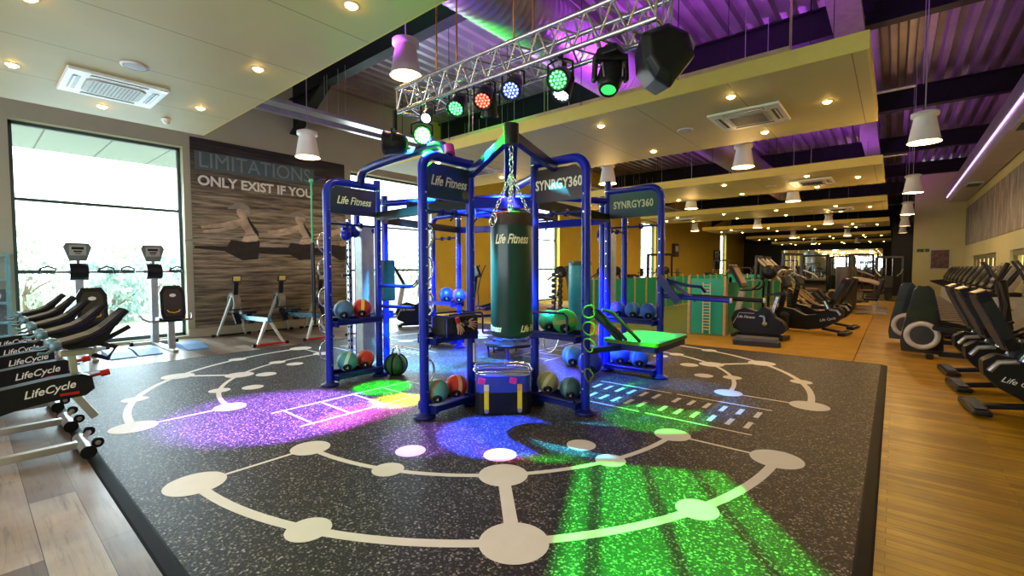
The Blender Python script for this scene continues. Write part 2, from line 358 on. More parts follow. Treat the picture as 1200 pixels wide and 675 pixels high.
def thing(name, label, cat, loc=(0, 0, 0), rz=0, group=None):
    o = bpy.data.objects.new(name, None); C.objects.link(o); o.empty_display_size = .2
    o.location = loc; o.rotation_euler = (0, 0, rz); o['label'] = label; o['category'] = cat
    if group: o['group'] = group
    return o
def tag(o, label, cat, group=None, kind=None):
    o['label'] = label; o['category'] = cat
    if group: o['group'] = group
    if kind: o['kind'] = kind
    return o
def struct(o): o['kind'] = 'structure'; return o
def copy_tree(o, parent=None):
    c = o.copy(); C.objects.link(c)
    if parent is not None: c.parent = parent
    for ch in list(o.children): copy_tree(ch, c)
    return c
def place(proto, first, loc, rz, label, group=None):
    o = proto if first else copy_tree(proto)
    o.location = loc; o.rotation_euler = (0, 0, rz); o['label'] = label
    if group: o['group'] = group
    return o
TXT = {}
def text(body, size, mat, T, parent=None, name='lettering', shear=0, depth=.002, bold=0, spacing=1, align='CENTER', sx=1):
    key = (body, size, shear, depth, bold, spacing, align, sx)
    if key not in TXT:
        cu = bpy.data.curves.new('lettering_curve', 'FONT'); cu.body = body; cu.size = size; cu.shear = shear; cu.extrude = depth
        cu.offset = bold; cu.space_character = spacing; cu.align_x = align; cu.align_y = 'CENTER'; cu.resolution_u = 3
        t = bpy.data.objects.new('lettering_curve', cu); C.objects.link(t)
        dg = bpy.context.evaluated_depsgraph_get(); me = bpy.data.meshes.new_from_object(t.evaluated_get(dg))
        me.transform(Matrix.Diagonal((sx, 1, 1, 1)))
        bpy.data.objects.remove(t); bpy.data.curves.remove(cu); me.materials.clear(); me.materials.append(mat); TXT[key] = me
    o = bpy.data.objects.new(name, TXT[key]); C.objects.link(o)
    if parent is not None: o.parent = parent
    o.matrix_local = T
    return o
def frame(origin, xdir, ydir):
    """matrix whose local X, Y axes point along xdir, ydir"""
    x = Vector(xdir).normalized(); y = Vector(ydir); y = (y - x*y.dot(x)).normalized(); z = x.cross(y)
    m = Matrix((x, y, z)).transposed().to_4x4(); m.translation = Vector(origin); return m
# ------------------------------------------------------------ room shell
XR, YB, YE, ZD = 2.6, -4.3, 54.0, 6.72
MX0, MX1, MY0, MY1 = -9.55, -.13, .70, 9.56
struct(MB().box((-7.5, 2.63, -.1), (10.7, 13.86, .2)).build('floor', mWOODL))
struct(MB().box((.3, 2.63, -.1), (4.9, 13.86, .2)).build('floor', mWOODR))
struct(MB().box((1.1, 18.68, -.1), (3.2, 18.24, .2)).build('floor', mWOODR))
struct(MB().box((-6.68, 18.68, -.094), (12.34, 18.24, .2)).build('floor', mCARP))
struct(MB().box((-4.6, 41.0, -.1), (16.5, 26.4, .2)).build('floor', mDARKF))
struct(MB().box((-5.1, 27.8, .004), (9.6, .06, .02)).build('trim_1', mALU))

def wall_with_holes(name, mat, y0, y1, holes, x0, x1, ztop):
    m = MB(); y = y0; xc = (x0+x1)/2; w = abs(x1-x0)
    for (a, b, c, d) in holes:
        m.box((xc, (y+a)/2, ztop/2), (w, a-y, ztop))
        if c > 0: m.box((xc, (a+b)/2, c/2), (w, b-a, c))
        m.box((xc, (a+b)/2, (d+ztop)/2), (w, b-a, ztop-d)); y = b
    m.box((xc, (y+y1)/2, ztop/2), (w, y1-y, ztop))
    return struct(m.build(name, mat))
wall_with_holes('wall_left', mCREAM, YB, 10.75, WINS[:2], XW-.35, XW, ZD)
wall_with_holes('wall_left', mMUST, 10.75, YE, WINS[2:], XW-.35, XW, ZD)
struct(MB().box((XW+.012, -.3, .62), (.024, 1.66, 1.24)).build('trim_2', M('grey_wainscot', (.2, .19, .19), .6, scale=30, var=.3)))
struct(MB().box((XW+.01, 5.4, .11), (.02, 4.18, .2)).box((XW+.01, 12.6, .08), (.02, 4.0, .14)).build('baseboard_left', mCREAM))
mFRAME = M('dark_green_grey_frame', (.05, .08, .08), .4, var=.05)
mPANE = mat_glass('window_glass', (.96, 1, .99), .02, .05)
for k, (y0, y1, z0, z1) in enumerate(WINS):
    m = MB(); xf = XW-.24; t = .06
    for (c, d) in (((xf, y0+t/2, (z0+z1)/2), (.09, t, z1-z0)), ((xf, y1-t/2, (z0+z1)/2), (.09, t, z1-z0)), ((xf, (y0+y1)/2, z1-t/2), (.09, y1-y0, t)), ((xf, (y0+y1)/2, z0+t/2), (.09, y1-y0, t+.03)),
                   ((xf, (y0+y1)/2, 2.93), (.08, y1-y0-2*t, .055)), ((xf, (y0+y1)/2, 1.55), (.08, y1-y0-2*t, .07))): m.box(c, d)
    w = struct(m.build('window_%d' % (k+1), mFRAME))
    MB().box((xf, (y0+y1)/2, (z0+z1)/2), (.012, y1-y0-.06, z1-z0-.06)).build('pane', mPANE, w)
# back wall with an invented window band for fill light, right wall with an internal window band, the jog, the far end
m = MB(); bw = [(-9.2, -.2)]
m.box((-11.0, YB-.1, ZD/2), (3.6, .2, ZD)).box((1.4, YB-.1, ZD/2), (3.2, .2, ZD)).box((-4.7, YB-.1, .45), (9.0, .2, .9)).box((-4.7, YB-.1, (3.7+ZD)/2), (9.0, .2, ZD-3.7))
struct(m.build('wall_back', mCREAM))
m = MB()
for z in (.93, 3.67): m.box((-4.7, YB-.1, z), (9, .1, .06))
for k in range(7): m.box((-9.2+k*1.5, YB-.1, 2.3), (.06, .1, 2.68))
struct(m.build('window_6', mFRAME))  # unseen window frame, added to go with the fill lamp
RW = [(11.5, 19.8), (22.2, 28.6)]
m = MB(); y = YB
for a, b in RW:
    m.box((XR+.15, (y+a)/2, ZD/2), (.3, a-y, ZD)).box((XR+.15, (a+b)/2, .75), (.3, b-a, 1.5)).box((XR+.15, (a+b)/2, (2.1+ZD)/2), (.3, b-a, ZD-2.1)); y = b
m.box((XR+.15, (y+31.2)/2, ZD/2), (.3, 31.2-y, ZD))
struct(m.build('wall_right', mOLIVE))
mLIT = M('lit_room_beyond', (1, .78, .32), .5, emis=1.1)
for k, (a, b) in enumerate(RW):
    m = MB(); n = 6
    for i in range(n+1): m.box((XR+.12, a+(b-a)*i/n, 1.8), (.08, .09, .6))
    m.box((XR+.12, (a+b)/2, 2.02), (.1, b-a, .16)).box((XR+.12, (a+b)/2, 1.53), (.1, b-a, .06))
    w = struct(m.build('window_%d' % (7+k), M('bronze_frame', (.10, .09, .05), .4)))
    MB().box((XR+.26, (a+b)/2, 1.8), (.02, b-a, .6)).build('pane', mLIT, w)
struct(MB().box((1.66, 31.35, ZD/2), (1.9, .3, ZD)).build('wall_front', mOLIVE))
struct(MB().box((.86, 42.7, ZD/2), (.25, 22.6, ZD)).build('wall_right', M('black_paint', (.012, .012, .012), .7)))
struct(MB().box((-5.9, YE+.1, ZD/2), (14, .2, ZD)).build('wall_front', M('black_paint', (.012, .012, .012), .7)))
struct(MB().box((.3, 33.5, 2.05), (.9, .12, 4.1)).build('wall_front', M('black_paint', (.012, .012, .012), .7)))
tag(MB().box((-4.9, YE-.04, 1.85), (8.1, .06, 3.0)).build('wall_mirror', mMIRROR), 'huge mirror on the black end wall reflecting the ceiling lights', 'mirror')

# corrugated deck
m = MB(); prof = []; x = -13.0; p = .32
while x < 3.3:
    prof += [(x, ZD), (x+.12, ZD), (x+.155, ZD+.13), (x+.285, ZD+.13)]; x += p
vs = [(a, YB-.3, b) for a, b in prof] + [(a, YE+.3, b) for a, b in prof]; n = len(prof)
m.add(vs, [(i, i+1, n+i+1, n+i) for i in range(n-1)])
deck = struct(m.build('ceiling', mDECK))
MB().box((-4.9, 24.9, ZD+.2), (16.4, 59, .04)).build('roof_sheet', mBLACKST, deck)
# rafters (I-beams across the hall) and one lengthwise girder
def ibeam(m, a, b, h, w):
    a = Vector(a); b = Vector(b)
    m.beam(a, b, .03, h); m.beam(a+Vector((0, 0, h/2)), b+Vector((0, 0, h/2)), w, .03); m.beam(a-Vector((0, 0, h/2)), b-Vector((0, 0, h/2)), w, .03)
for k, y in enumerate((-.9, 5.85, 11.05, 17.3, 23.6, 29.9, 36.2, 42.5, 48.8)):
    m = MB(); xr = XR if y < 31 else .7
    ibeam(m, (XW, y, 6.38), (xr, y, 6.38), .56, .26)
    m.prism([(XW, 6.1), (XW+1.7, 6.1), (XW, 5.2)], y-.02, y+.02, 'y')
    m.beam((XW+.02, y, 5.2), (XW+1.7, y, 6.08), .26, .03)
    struct(m.build('ceiling', mBLACKST))
m = MB(); ibeam(m, (-5.42, YB, 6.22), (-5.42, 30, 6.22), .3, .22); struct(m.build('ceiling', mBLACKST))

# suspended rafts
RAFTS = [(-.34, 2.61), (5.94, 8.89), (12.6, 15.43), (19.6, 22.6), (28.2, 31.7), (38.6, 42.1), (48.2, 51.6)]
XL, XRR = -8.8, -.27
for k, (y0, y1) in enumerate(RAFTS):
    m = MB(); x0 = XL
    m.box(((x0+XRR)/2, (y0+y1)/2, 3.86), (XRR-x0, y1-y0, .12))
    r = m.build('ceiling_raft', mRAFT)
    tag(r, ['cream ceiling raft nearest the camera, above the tall window', 'cream ceiling raft with yellow fascia hanging behind the truss', 'third cream ceiling raft from the camera', 'fourth cream ceiling raft from the camera', 'fifth cream ceiling raft from the camera', 'farthest cream ceiling raft but one', 'farthest cream ceiling raft before the mirror'][k], 'ceiling panel', 'suspended ceiling rafts')
    f = MB(); h = .19
    f.box(((x0+XRR)/2, y0-.01, 3.80+h/2), (XRR-x0+.04, .02, h)).box(((x0+XRR)/2, y1+.01, 3.80+h/2), (XRR-x0+.04, .02, h)).box((x0-.01, (y0+y1)/2, 3.80+h/2), (.02, y1-y0, h)).box((XRR+.01, (y0+y1)/2, 3.80+h/2), (.02, y1-y0, h))
    f.build('fascia', mFASCIA, r)
    for x in [x0+.5+i*1.5 for i in range(6)]:
        for y in (y0+.3, y1-.3): MB().cyl((x, y, 3.9), (x, y, 6.6), .006, n=5).build('hanger_wire', mBLACKST, r)

# mural, poster, signs, prints
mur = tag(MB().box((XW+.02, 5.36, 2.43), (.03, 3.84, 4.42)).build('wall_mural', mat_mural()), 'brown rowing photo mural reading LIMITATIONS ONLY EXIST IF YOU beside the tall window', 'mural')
mur_x = XW+.037
T = lambda y, z: frame((mur_x, y, z), (0, 1, 0), (0, 0, 1))
MB().box((mur_x+.0015, 4.94, 4.13), (.003, 2.84, .43)).build('teal_band', M('mural_teal', (.10, .14, .135), .6, var=.1, scale=5), mur)
text('LIMITATIONS', .50, M('faded_lettering', (.24, .29, .28), .6, var=.02), T(4.92, 4.13) @ Matrix.Translation((0, 0, .004)), mur, spacing=1.0, sx=.9)
text('ONLY EXIST IF YOU', .315, mTEXT, T(4.94, 3.66), mur, bold=.010, sx=.98)
mSK = M('mural_skin_tone', (.60, .46, .32), .6, var=.35, scale=4); mHULL = M('mural_dark_tone', (.025, .02, .018), .7, var=.3)
# printed rowing crew: hull, oars and rowers as flat figures of the print
h = MB(); h.prism([(3.46, 2.14), (7.26, 2.18), (7.26, 1.98), (5.2, 1.98), (4.4, 2.02), (3.46, 2.08)], mur_x, mur_x+.003, 'x'); h.build('printed_hull', mHULL, mur)
for (y0, sc) in ((4.28, 1.0), (5.72, .93), (6.9, .9)):
    b = MB(); q = lambda L: [(y0 + a*sc, 2.15 + c*sc) for a, c in L]
    X0 = mur_x+.003
    b.mat(0).prism(q([(.1, .62), (.22, .72), (.4, .66), (.56, .4), (.58, .2), (.4, .0), (.16, -.02), (.2, .18), (.3, .36)]), X0, X0+.003, 'x')
    b.mat(0).prism(q([(.22, .70), (.16, .56), (-.3, .44), (-.66, .40), (-.68, .46), (-.3, .54)]), X0, X0+.002, 'x')
    b.mat(0).prism(q([(.24, .62), (.1, .46), (-.3, .34), (-.62, .30), (-.64, .36), (-.3, .42)]), X0, X0+.002, 'x')
    b.mat(0).prism([(y0+(.24+.15*math.cos(t*PI/6))*sc, 2.15+(.86+.17*math.sin(t*PI/6))*sc) for t in range(12)], X0, X0+.002, 'x')
    b.mat(1).prism(q([(-.05, .16), (.3, .12), (.62, .16), (.56, -.3), (.2, -.34), (-.2, -.12)]), X0+.003, X0+.005, 'x')
    b.mat(1).prism(q([(.32, .8), (.4, .66), (.58, .4), (.6, .25), (.5, .36), (.36, .62)]), X0+.003, X0+.005, 'x')
    b.mat(2).prism(q([(.06, .92), (-.12, .90), (-.08, .95), (.06, 1.05), (.24, 1.08), (.38, 1.0), (.4, .9), (.2, .93)]), X0+.003, X0+.005, 'x')
    b.mat(2).prism(q([(.5, .3), (.54, .34), (-1.0, .12), (-1.0, .08)]), X0+.003, X0+.004, 'x')
    b.build('printed_rower', [mSK, mHULL, M('mural_light_tone', (.34, .3, .25), .6)], mur)
tag(MB().box((XR-.02, 21.4, 3.52), (.03, 18.8, 1.78)).build('wall_print', mat_city()), 'long grey brown photo print high on the right wall', 'mural')
ps = thing('framed_poster', 'dark red framed poster on the end wall beyond the treadmills', 'poster', (1.72, 31.17, 2.0))
MB().box((0, 0, 0), (.8, .04, 1.05)).build('picture_frame', M('pale_frame', (.5, .48, .36), .4), ps)
m = MB(); m.box((0, -.024, 0), (.66, .006, .91)); m.build('print', M('poster_print', (.10, .03, .025), .4, var=.9, scale=7), ps)
for k, (x, w_) in enumerate(((.98, .26), (1.24, .16))):
    s = MB().box((x, 31.18, 2.45), (w_, .02, .16)).build('wall_sign', M('dark_green_sign', (.02, .07, .04), .4))
    tag(s, ['wider dark green fire sign on the end wall left of the poster', 'narrower dark sign on the end wall nearest the poster'][k], 'sign')
b = thing('projector_box', 'small dark wall box hung on the far mustard wall', 'wall box', (XW+.115, 33.6, 2.9)); MB().box((0, 0, 0), (.2, .9, .95)).build('housing', mDGREY, b, .03); MB().box((.11, 0, .1), (.02, .5, .4)).build('grille', mSILV, b)
b = thing('wall_screen', 'black flat screen on the far mustard wall by the narrow window', 'screen', (XW+.1, 44.0, 2.35)); MB().box((0, 0, 0), (.1, 1.8, 1.7)).build('casing', mBLACK, b, .02); MB().box((.06, 0, 0), (.02, 1.65, 1.5)).build('display', M('dark_display', (.01, .05, .04), .2), b)

# services: ducts, trays, pipes
def spiral_duct(name, x, z, r, y0, y1, label):
    prof = []; y = y0
    t = MB(); n = 28; k = int((y1-y0)/.12)
    pr = []
    for i in range(k): yy = i*.12; pr += [(r, yy), (r+.012, yy+.02), (r, yy+.04)]
    t.lathe(pr, Matrix.Translation((x, y0, z)) @ Matrix.Rotation(-PI/2, 4, 'X'), n, True, True)
    o = t.build(name, mDUCT); return tag(o, label, 'duct')
spiral_duct('spiral_duct', -4.25, 5.35, .46, -3.5, 26, 'large round spiral duct under the deck lit magenta above the truss')
rd = tag(MB().prism([(1.95, 4.75), (2.55, 4.75), (2.57, 5.35), (2.4, 5.6), (2.1, 5.65), (1.9, 5.5), (1.85, 5.1)], 4, 30.9, 'y').build('wall_duct', mDUCT), 'long boxed duct along the top of the right wall', 'duct')
MB().box((1.86, 17.5, 4.98), (.03, 26.6, .03)).build('light_strip', M('violet_tube', (.75, .45, 1), .5, emis=2.5), rd)
for y in (9.0, 15.0, 24.5): m = MB(); m.box((2.2, y, 4.74), (.5, .9, .1)); m.mat(1).box((2.2, y, 4.68), (.36, .7, .02)); m.build('air_grille', [mSILV, mBLACK], rd)
def tray(a, b, w, h, label, name='cable_tray', mat=None):
    m = MB(); a = Vector(a); b = Vector(b); m.beam(a, b, w, .012); d = (b-a).normalized(); s = d.cross(Vector((0, 0, 1))).normalized()*w/2
    for q in (-1, 1): m.beam(a+s*q+Vector((0, 0, h/2)), b+s*q+Vector((0, 0, h/2)), .012, h)
    n = int((b-a).length/1.5)
    for i in range(n+1):
        p = a.lerp(b, i/max(1, n)); m.cyl(p+s, (p.x+s.x, p.y+s.y, 6.1), .006, n=4); m.cyl(p-s, (p.x-s.x, p.y-s.y, 6.1), .006, n=4)
    return tag(m.build(name, mat or mSILV), label, 'cable tray')
tray((-9.6, 1.0, 4.9), (-9.6, 30, 4.9), .3, .06, 'perforated cable tray beside the left end of the rafts')
tray((-10.3, 1.0, 4.95), (-10.3, 30, 4.95), .12, .1, 'narrow steel trunking nearest the left wall')
tray((-8.4, 6.6, 4.2), (-1.05, 6.6, 4.2), .1, .1, 'steel trunking above the fascia of the second raft', mat=M('galvanised_trunking', (.6, .45, .25), .4, .3))
tray((-.75, 3, 5.9), (-.75, 30, 5.9), .45, .08, 'wide grey cable tray under the deck near the aisle', mat=M('grey_tray', (.25, .24, .2), .5, .4))
for (y, z, lab) in ((10.1, 4.75, 'thin sprinkler pipe crossing between the second and third rafts'), (16.6, 4.8, 'thin sprinkler pipe crossing beyond the third raft')):
    m = MB(); m.cyl((-11.8, y+.6, z), (.2, y+.6, z), .028, n=8)
    for k in range(5): m.cyl((-10.5+k*2.4, y+.6, z), (-10.5+k*2.4, y+.6, z-.35), .018, n=6); m.cyl((-9.3+k*2.4, y+.6, z), (-9.3+k*2.4, y+.6, 6.7), .008, n=5)
    tag(m.build('sprinkler_pipe', mSILV), lab, 'pipe')

# outside: canopy, lawn, trees
struct(MB().box((XW-2.2, 2.5, 4.62), (3.2, 9, .14)).build('trim_3', mat_seams('canopy_tiles', (.42, .48, .5), 1.1, 1, .03)))
tag(MB().box((-60, 15, -.35), (94, 150, .1)).build('lawn', M('pale_lawn', (.38, .42, .30), .9)), 'pale sunlit ground outside the windows', 'ground', kind='structure')
def leafy(m, c, r, n, s):
    for _ in range(n):
        d = Vector((random.gauss(0, 1), random.gauss(0, 1), random.gauss(0, 1))).normalized()*r*random.uniform(.35, 1)**.6
        p = Vector(c) + Vector((d.x, d.y, d.z*1.2)); q = Euler((random.uniform(0, 6), random.uniform(0, 6), 0)).to_matrix()
        a = random.uniform(.5, 1)*s
        m.add([p + q @ Vector(v)*a for v in ((-.5, -.25, 0), (.5, -.35, .06), (.55, .3, 0), (-.4, .3, .08))], [(0, 1, 2, 3)])
mLEAF = M('pale_leaf', (.50, .62, .46), .8, var=.4, scale=2); mLEAF2 = M('blue_green_leaf', (.42, .58, .54), .8, var=.4, scale=2); mBARK = M('bark', (.2, .15, .1), .9)
tr = [(-27, 1.6, 1.5, 1.6), (-25, 5.4, 1.2, 1.35), (-21.5, 3.4, 1.0, 1.1), (-30, 9.5, 1.7, 1.7), (-26, 13.5, 1.4, 1.6), (-31, 5.6, 1.6, 1.7), (-25, 20, 1.6, 1.7), (-28, 37, 2, 2.2)]
labs = ['pale tree outside the tall window nearest its left edge', 'tree outside the tall window behind the ergometer seat', 'nearest small tree outside the right side of the tall window', 'broad tree outside the second window', 'tree outside the second window near its right frame', 'taller tree standing behind the others outside the tall window', 'tree outside the narrow window beyond the rig', 'tree far outside the window above the turf pen']
for (x, y, z, r), lab in zip(tr, labs):
    t = thing('tree', lab, 'tree', (x, y, -.3), 0, 'trees outside the windows')
    m = MB(); leafy(m, (0, 0, z), r, 420, .3); m.build('foliage', mLEAF if r > 1.5 else mLEAF2, t)
    m = MB(); m.tube([(0, 0, -.1), (.05, 0, z*.6), (-.05, .1, z)], .12, 8, r2=.04)
    for k in range(5): a = k*1.3; m.tube([(0, 0, z*.5), (.4*math.cos(a), .4*math.sin(a), z*.8), (r*.7*math.cos(a), r*.7*math.sin(a), z*1.1)], .05, 6, r2=.015)
    m.build('trunk', mBARK, t)
# ------------------------------------------------------------ rubber training mat with its markings
mat_t = thing('rubber_floor_mat', 'large square black flecked rubber mat with white circle and ladder markings under the rig', 'floor mat', ((MX0+MX1)/2, (MY0+MY1)/2, 0))
cxm, cym = (MX0+MX1)/2, (MY0+MY1)/2
MB().box((0, 0, .007), (MX1-MX0, MY1-MY0, .014)).build('rubber_surface', mRUB, mat_t)
e = MB(); hw, hd = (MX1-MX0)/2, (MY1-MY0)/2
prof = [(0, 0), (.085, 0), (.07, .006), (.012, .0165), (0, .0165)]
def edge(T_, L): e.prism(prof, -L/2, L/2, 'y', T_)
edge(Matrix.Translation((hw-.001, 0, 0)), 2*hd); edge(Matrix.Translation((-hw+.001, 0, 0)) @ Matrix.Rotation(PI, 4, 'Z'), 2*hd)
edge(Matrix.Translation((0, -hd+.001, 0)) @ Matrix.Rotation(-PI/2, 4, 'Z'), 2*hw); edge(Matrix.Translation((0, hd-.001, 0)) @ Matrix.Rotation(PI/2, 4, 'Z'), 2*hw)
e.build('edge_strip', M('edge_rubber', (.004, .005, .006), .6, spec=.15), mat_t)
k = MB(); zt = .0150; ZT = {"z": .0150}
CX, CY = -4.88 - cxm, 5.22 - cym
def ell(x, y, r, n=36): k.add([(x+r*math.cos(2*PI*i/n), y+r*math.sin(2*PI*i/n), zt+.0012) for i in range(n)], [tuple(range(n))])
def band(pts, w):
    ZT["z"] = .0146 + (ZT["z"]-.0146+.00012) % .001; pts = [Vector((*p, ZT["z"])) for p in pts]; L = []; Rr = []
    for i, p in enumerate(pts):
        d = (pts[min(i+1, len(pts)-1)] - pts[max(0, i-1)]).normalized(); s = Vector((-d.y, d.x, 0))*w/2; L.append(p+s); Rr.append(p-s)
    n = len(pts); k.add(L+Rr, [(i, i+1, n+i+1, n+i) for i in range(n-1)])
for (sx, sy) in ((1, -1), (1, 1), (-1, -1), (-1, 1)):
    P = lambda a, b: (CX + sx*a, CY + sy*b)
    A0, RO, RI, RD = .95, 3.22, 2.35, 1.97
    def on(r, deg): return P(A0 + r*math.cos(R(deg)), A0 + r*math.sin(R(deg)))
    band([on(RO, 90*i/40) for i in range(41)], .075); band([on(RI, 90*i/40) for i in range(41)], .055)
    band([on(RI, 45), on(RO, 45)], .09)
    for d in (0, 90): band([on(RI, d), on(RO, d)], .035); ell(*on(RO, d), .20); ell(*on(RI, d), .165)
    ell(*on(RO, 45), .205); ell(*on(RI, 45), .19)
    for d in (22.5, 67.5): ell(*on(RO, d), .135); ell(*on(RI, d), .125); ell(*on(RD, d+.5), .13)
    ell(*on(RD, 45), .14)
for s in (1, -1):       # dashed ladders along x, solid ladders along y
    for (a, b) in ((1.75, 2.75), (2.82, 3.88)):
        for y in (-.48, .48): band([(CX+s*a, CY+y), (CX+s*b, CY+y)], .028)
        for r_ in (-.20, .22):
            for i in range(6): x = a + .09 + i*(b-a-.18)/5; band([(CX+s*x, CY+r_-.115), (CX+s*x, CY+r_+.115)], .05)
    for x in (-.33, .33): band([(CX+x, CY+s*1.1), (CX+x, CY+s*3.1)], .022)
    for i in range(5): band([(CX-.36, CY+s*(1.25+i*.43)), (CX+.36, CY+s*(1.25+i*.43))], .022)
k.build('floor_marking', mMARK, mat_t)
# ------------------------------------------------------------ the blue training rig
RX, RY, Z0 = -4.83, 5.28, .0145
rig = thing('training_rig', 'blue steel multi-station training rig with shelves and overhead beams on the mat', 'training rig', (RX, RY, Z0))
mHDR = M('header_dark_green', (.012, .03, .018), .35, var=.1); mHDB = M('header_dark_brown', (.03, .012, .01), .35, var=.1); mHDT = M('header_teal', (.02, .07, .085), .35, var=.1); mHDN = M('header_navy', (.012, .012, .04), .35, var=.1)
mLETG = M('cream_lettering', (.92, .88, .6), .45, var=.01); mLETC = M('pale_cyan_lettering', (.5, .85, .92), .45, var=.01)
def rp(x, y, z=0): return Vector((x - RX, y - RY, z - (Z0 if z > .1 else 0)))
def post(p, ztop, mat=None, r=.05, name='post'):
    m = MB(); m.cyl(rp(p[0], p[1], .02), rp(p[0], p[1], ztop), r, n=14)
    m.mat(1)
    return m
def foot(p, parent):
    m = MB(); q = rp(p[0], p[1])
    m.lathe([(.115, .002), (.12, .01), (.115, .03), (.07, .038), (.055, .06)], Matrix.Translation(q), 20, True, True); m.build('post_foot', mBLUED, parent)
def bolts(m, p, dirv, z0=.3, z1=2.4, step=.19):
    z = z0; d = Vector((dirv[0], dirv[1], 0)).normalized()
    while z < z1: q = rp(p[0], p[1], z); m.cyl(q + d*.045, q + d*.062, .010, n=7); q2 = q; m.cyl(q2 - d*.045, q2 - d*.062, .010, n=7); z += step
def pod(o, i, letters=None, font=None, hmat=None, ltmat=None, face=(0, -1), shelves=(.9, .12), depth=.34, ztop=2.68, itop=2.74, rings=0, hz=(2.35, 2.68)):
    """outer post o bends over to inner post i"""
    O = Vector((*o, 0)); I = Vector((*i, 0)); d = (I-O).normalized(); f = Vector((*face, 0)); br = .17
    m = MB(); pts = [rp(o[0], o[1], .02)] + [rp(o[0], o[1], z) for z in (.8, 1.6, ztop-br)]
    for k in range(1, 9):
        a = R(90*k/8); q = O + d*br*(1-math.cos(a)); pts.append(rp(q.x, q.y, ztop - br + br*math.sin(a)))
    pts += [rp(I.x, I.y, ztop)]
    m.tube(pts, .05, 14); m.mat(1); bolts(m, o, f); po = m.build('outer_post', [mBLUE, mCHROME], rig); foot(o, po)
    m = post(i, itop); bolts(m, i, f); m.cyl(rp(*i, itop-.16), rp(*i, itop-.15), .056, n=14); pi = m.build('inner_post', [mBLUE, mCHROME], rig); foot(i, pi)
    L = (I-O).length
    if letters:
        hm = MB(); poly = [(-L/2+.03, hz[0]), (L/2-.03, hz[0]), (L/2-.03, hz[1]+.04), (-L/2+.12, hz[1]+.04), (-L/2+.03, hz[1]-.03)]
        mid = (O+I)/2; xd = d; 
        Tm = Matrix((xd, f*-1, Vector((0, 0, 1)))).transposed().to_4x4(); Tm.translation = rp(mid.x, mid.y, 0)
        hm.prism([(a, b-Z0) for a, b in poly], -.025, .025, 'y', Tm)
        h = hm.build('header_panel', hmat, rig, .008)
        # reading direction: to the viewer's right when looking against the face
        rx = Vector((0, 0, 1)).cross(f); TT = frame(rp(mid.x + f.x*.028, mid.y + f.y*.028, (hz[0]+hz[1])/2 + .02), rx, (0, 0, 1))
        text(letters, .15, ltmat, TT, h, shear=font, bold=.002 if font else .004, sx=.78 if font else .74, spacing=1.0 if font else 1.08)
    m = MB(); zb = hz[0]-.14; m.cyl(rp(O.x, O.y, zb), rp(I.x, I.y, zb), .016, n=8)
    for t in (.36, .64): q = O.lerp(I, t); m.cyl(rp(*(q-d*.02).xy, zb), rp(*(q+d*.02).xy, zb), .042, n=12)
    m.build('cross_bar', mBLUED, rig)
    for z in shelves:
        m = MB(); mid = (O+I)/2; w = L - .08
        m.beam(rp(*(O+d*.05).xy, z-.03), rp(*(I-d*.05).xy, z-.03), depth, .02)
        for s in (-1, 1): a = O + d*.05 + f*s*depth/2; b = I - d*.05 + f*s*depth/2; m.cyl(rp(a.x, a.y, z+.02), rp(b.x, b.y, z+.02), .018, n=8); m.beam(rp(a.x, a.y, z-.02), rp(b.x, b.y, z-.02), .012, .05)
        for e in (O + d*.05, I - d*.05): a = e + f*depth/2; b = e - f*depth/2; m.beam(rp(a.x, a.y, z-.03), rp(b.x, b.y, z-.03), .03, .07)
        m.build('shelf', mBLUED, rig)
    if rings:
        for z in (1.95, 1.60, 1.22, .86, .50):
            pts = [rp(o[0], o[1], z) + Vector((0, rings*(.05 + .085*math.sin(a)), .125*math.cos(a)*1.0)) for a in [R(6 + 168*k/12) for k in range(13)]]
            pts = [rp(o[0], o[1], z+.125)] + pts + [rp(o[0], o[1], z-.125)]
            MB().tube(pts, .011, 8).build('storage_ring', mCHROME, rig)
pod((-3.80, 3.10), (-3.80, 3.80), 'Life Fitness', .35, mHDR, mLETG, (1, 0), (.86, .12), .30, 2.80, 2.84, 1)
pod((-2.55, 4.30), (-3.24, 4.30), 'SYNRGY360', 0, mHDB, mLETG, (0, -1), (.86, .14), .30, 2.80, 2.94)
pod((-5.85, 3.15), (-5.85, 3.93), 'Life Fitness', .35, mHDN, mTEXT, (1, 0), (.88, .15), .30, 2.78, 2.88, -1)
pod((-2.56, 6.38), (-3.40, 6.38), 'SYNRGY360', 0, mHDT, mLETC, (0, -1), (.84, .12), .34, 2.76, 2.92)
pod((-7.0, 4.30), (-6.20, 4.30), None, face=(0, -1), shelves=(.88,), ztop=2.66)
pod((-7.45, 6.35), (-6.68, 6.35), None, face=(0, -1), shelves=(.90, .15), ztop=2.66)
pod((-5.86, 7.4), (-5.86, 6.65), None, face=(1, 0), shelves=(.88,), ztop=2.66)
pod((-3.62, 7.4), (-3.62, 6.62), None, face=(1, 0), shelves=(.88,), ztop=2.66)
def bar(a, b, w, h, mat, name='overhead_beam', up=(0, 0, 1)): return MB().beam(rp(*a), rp(*b), w, h, up).build(name, mat, rig, .008)
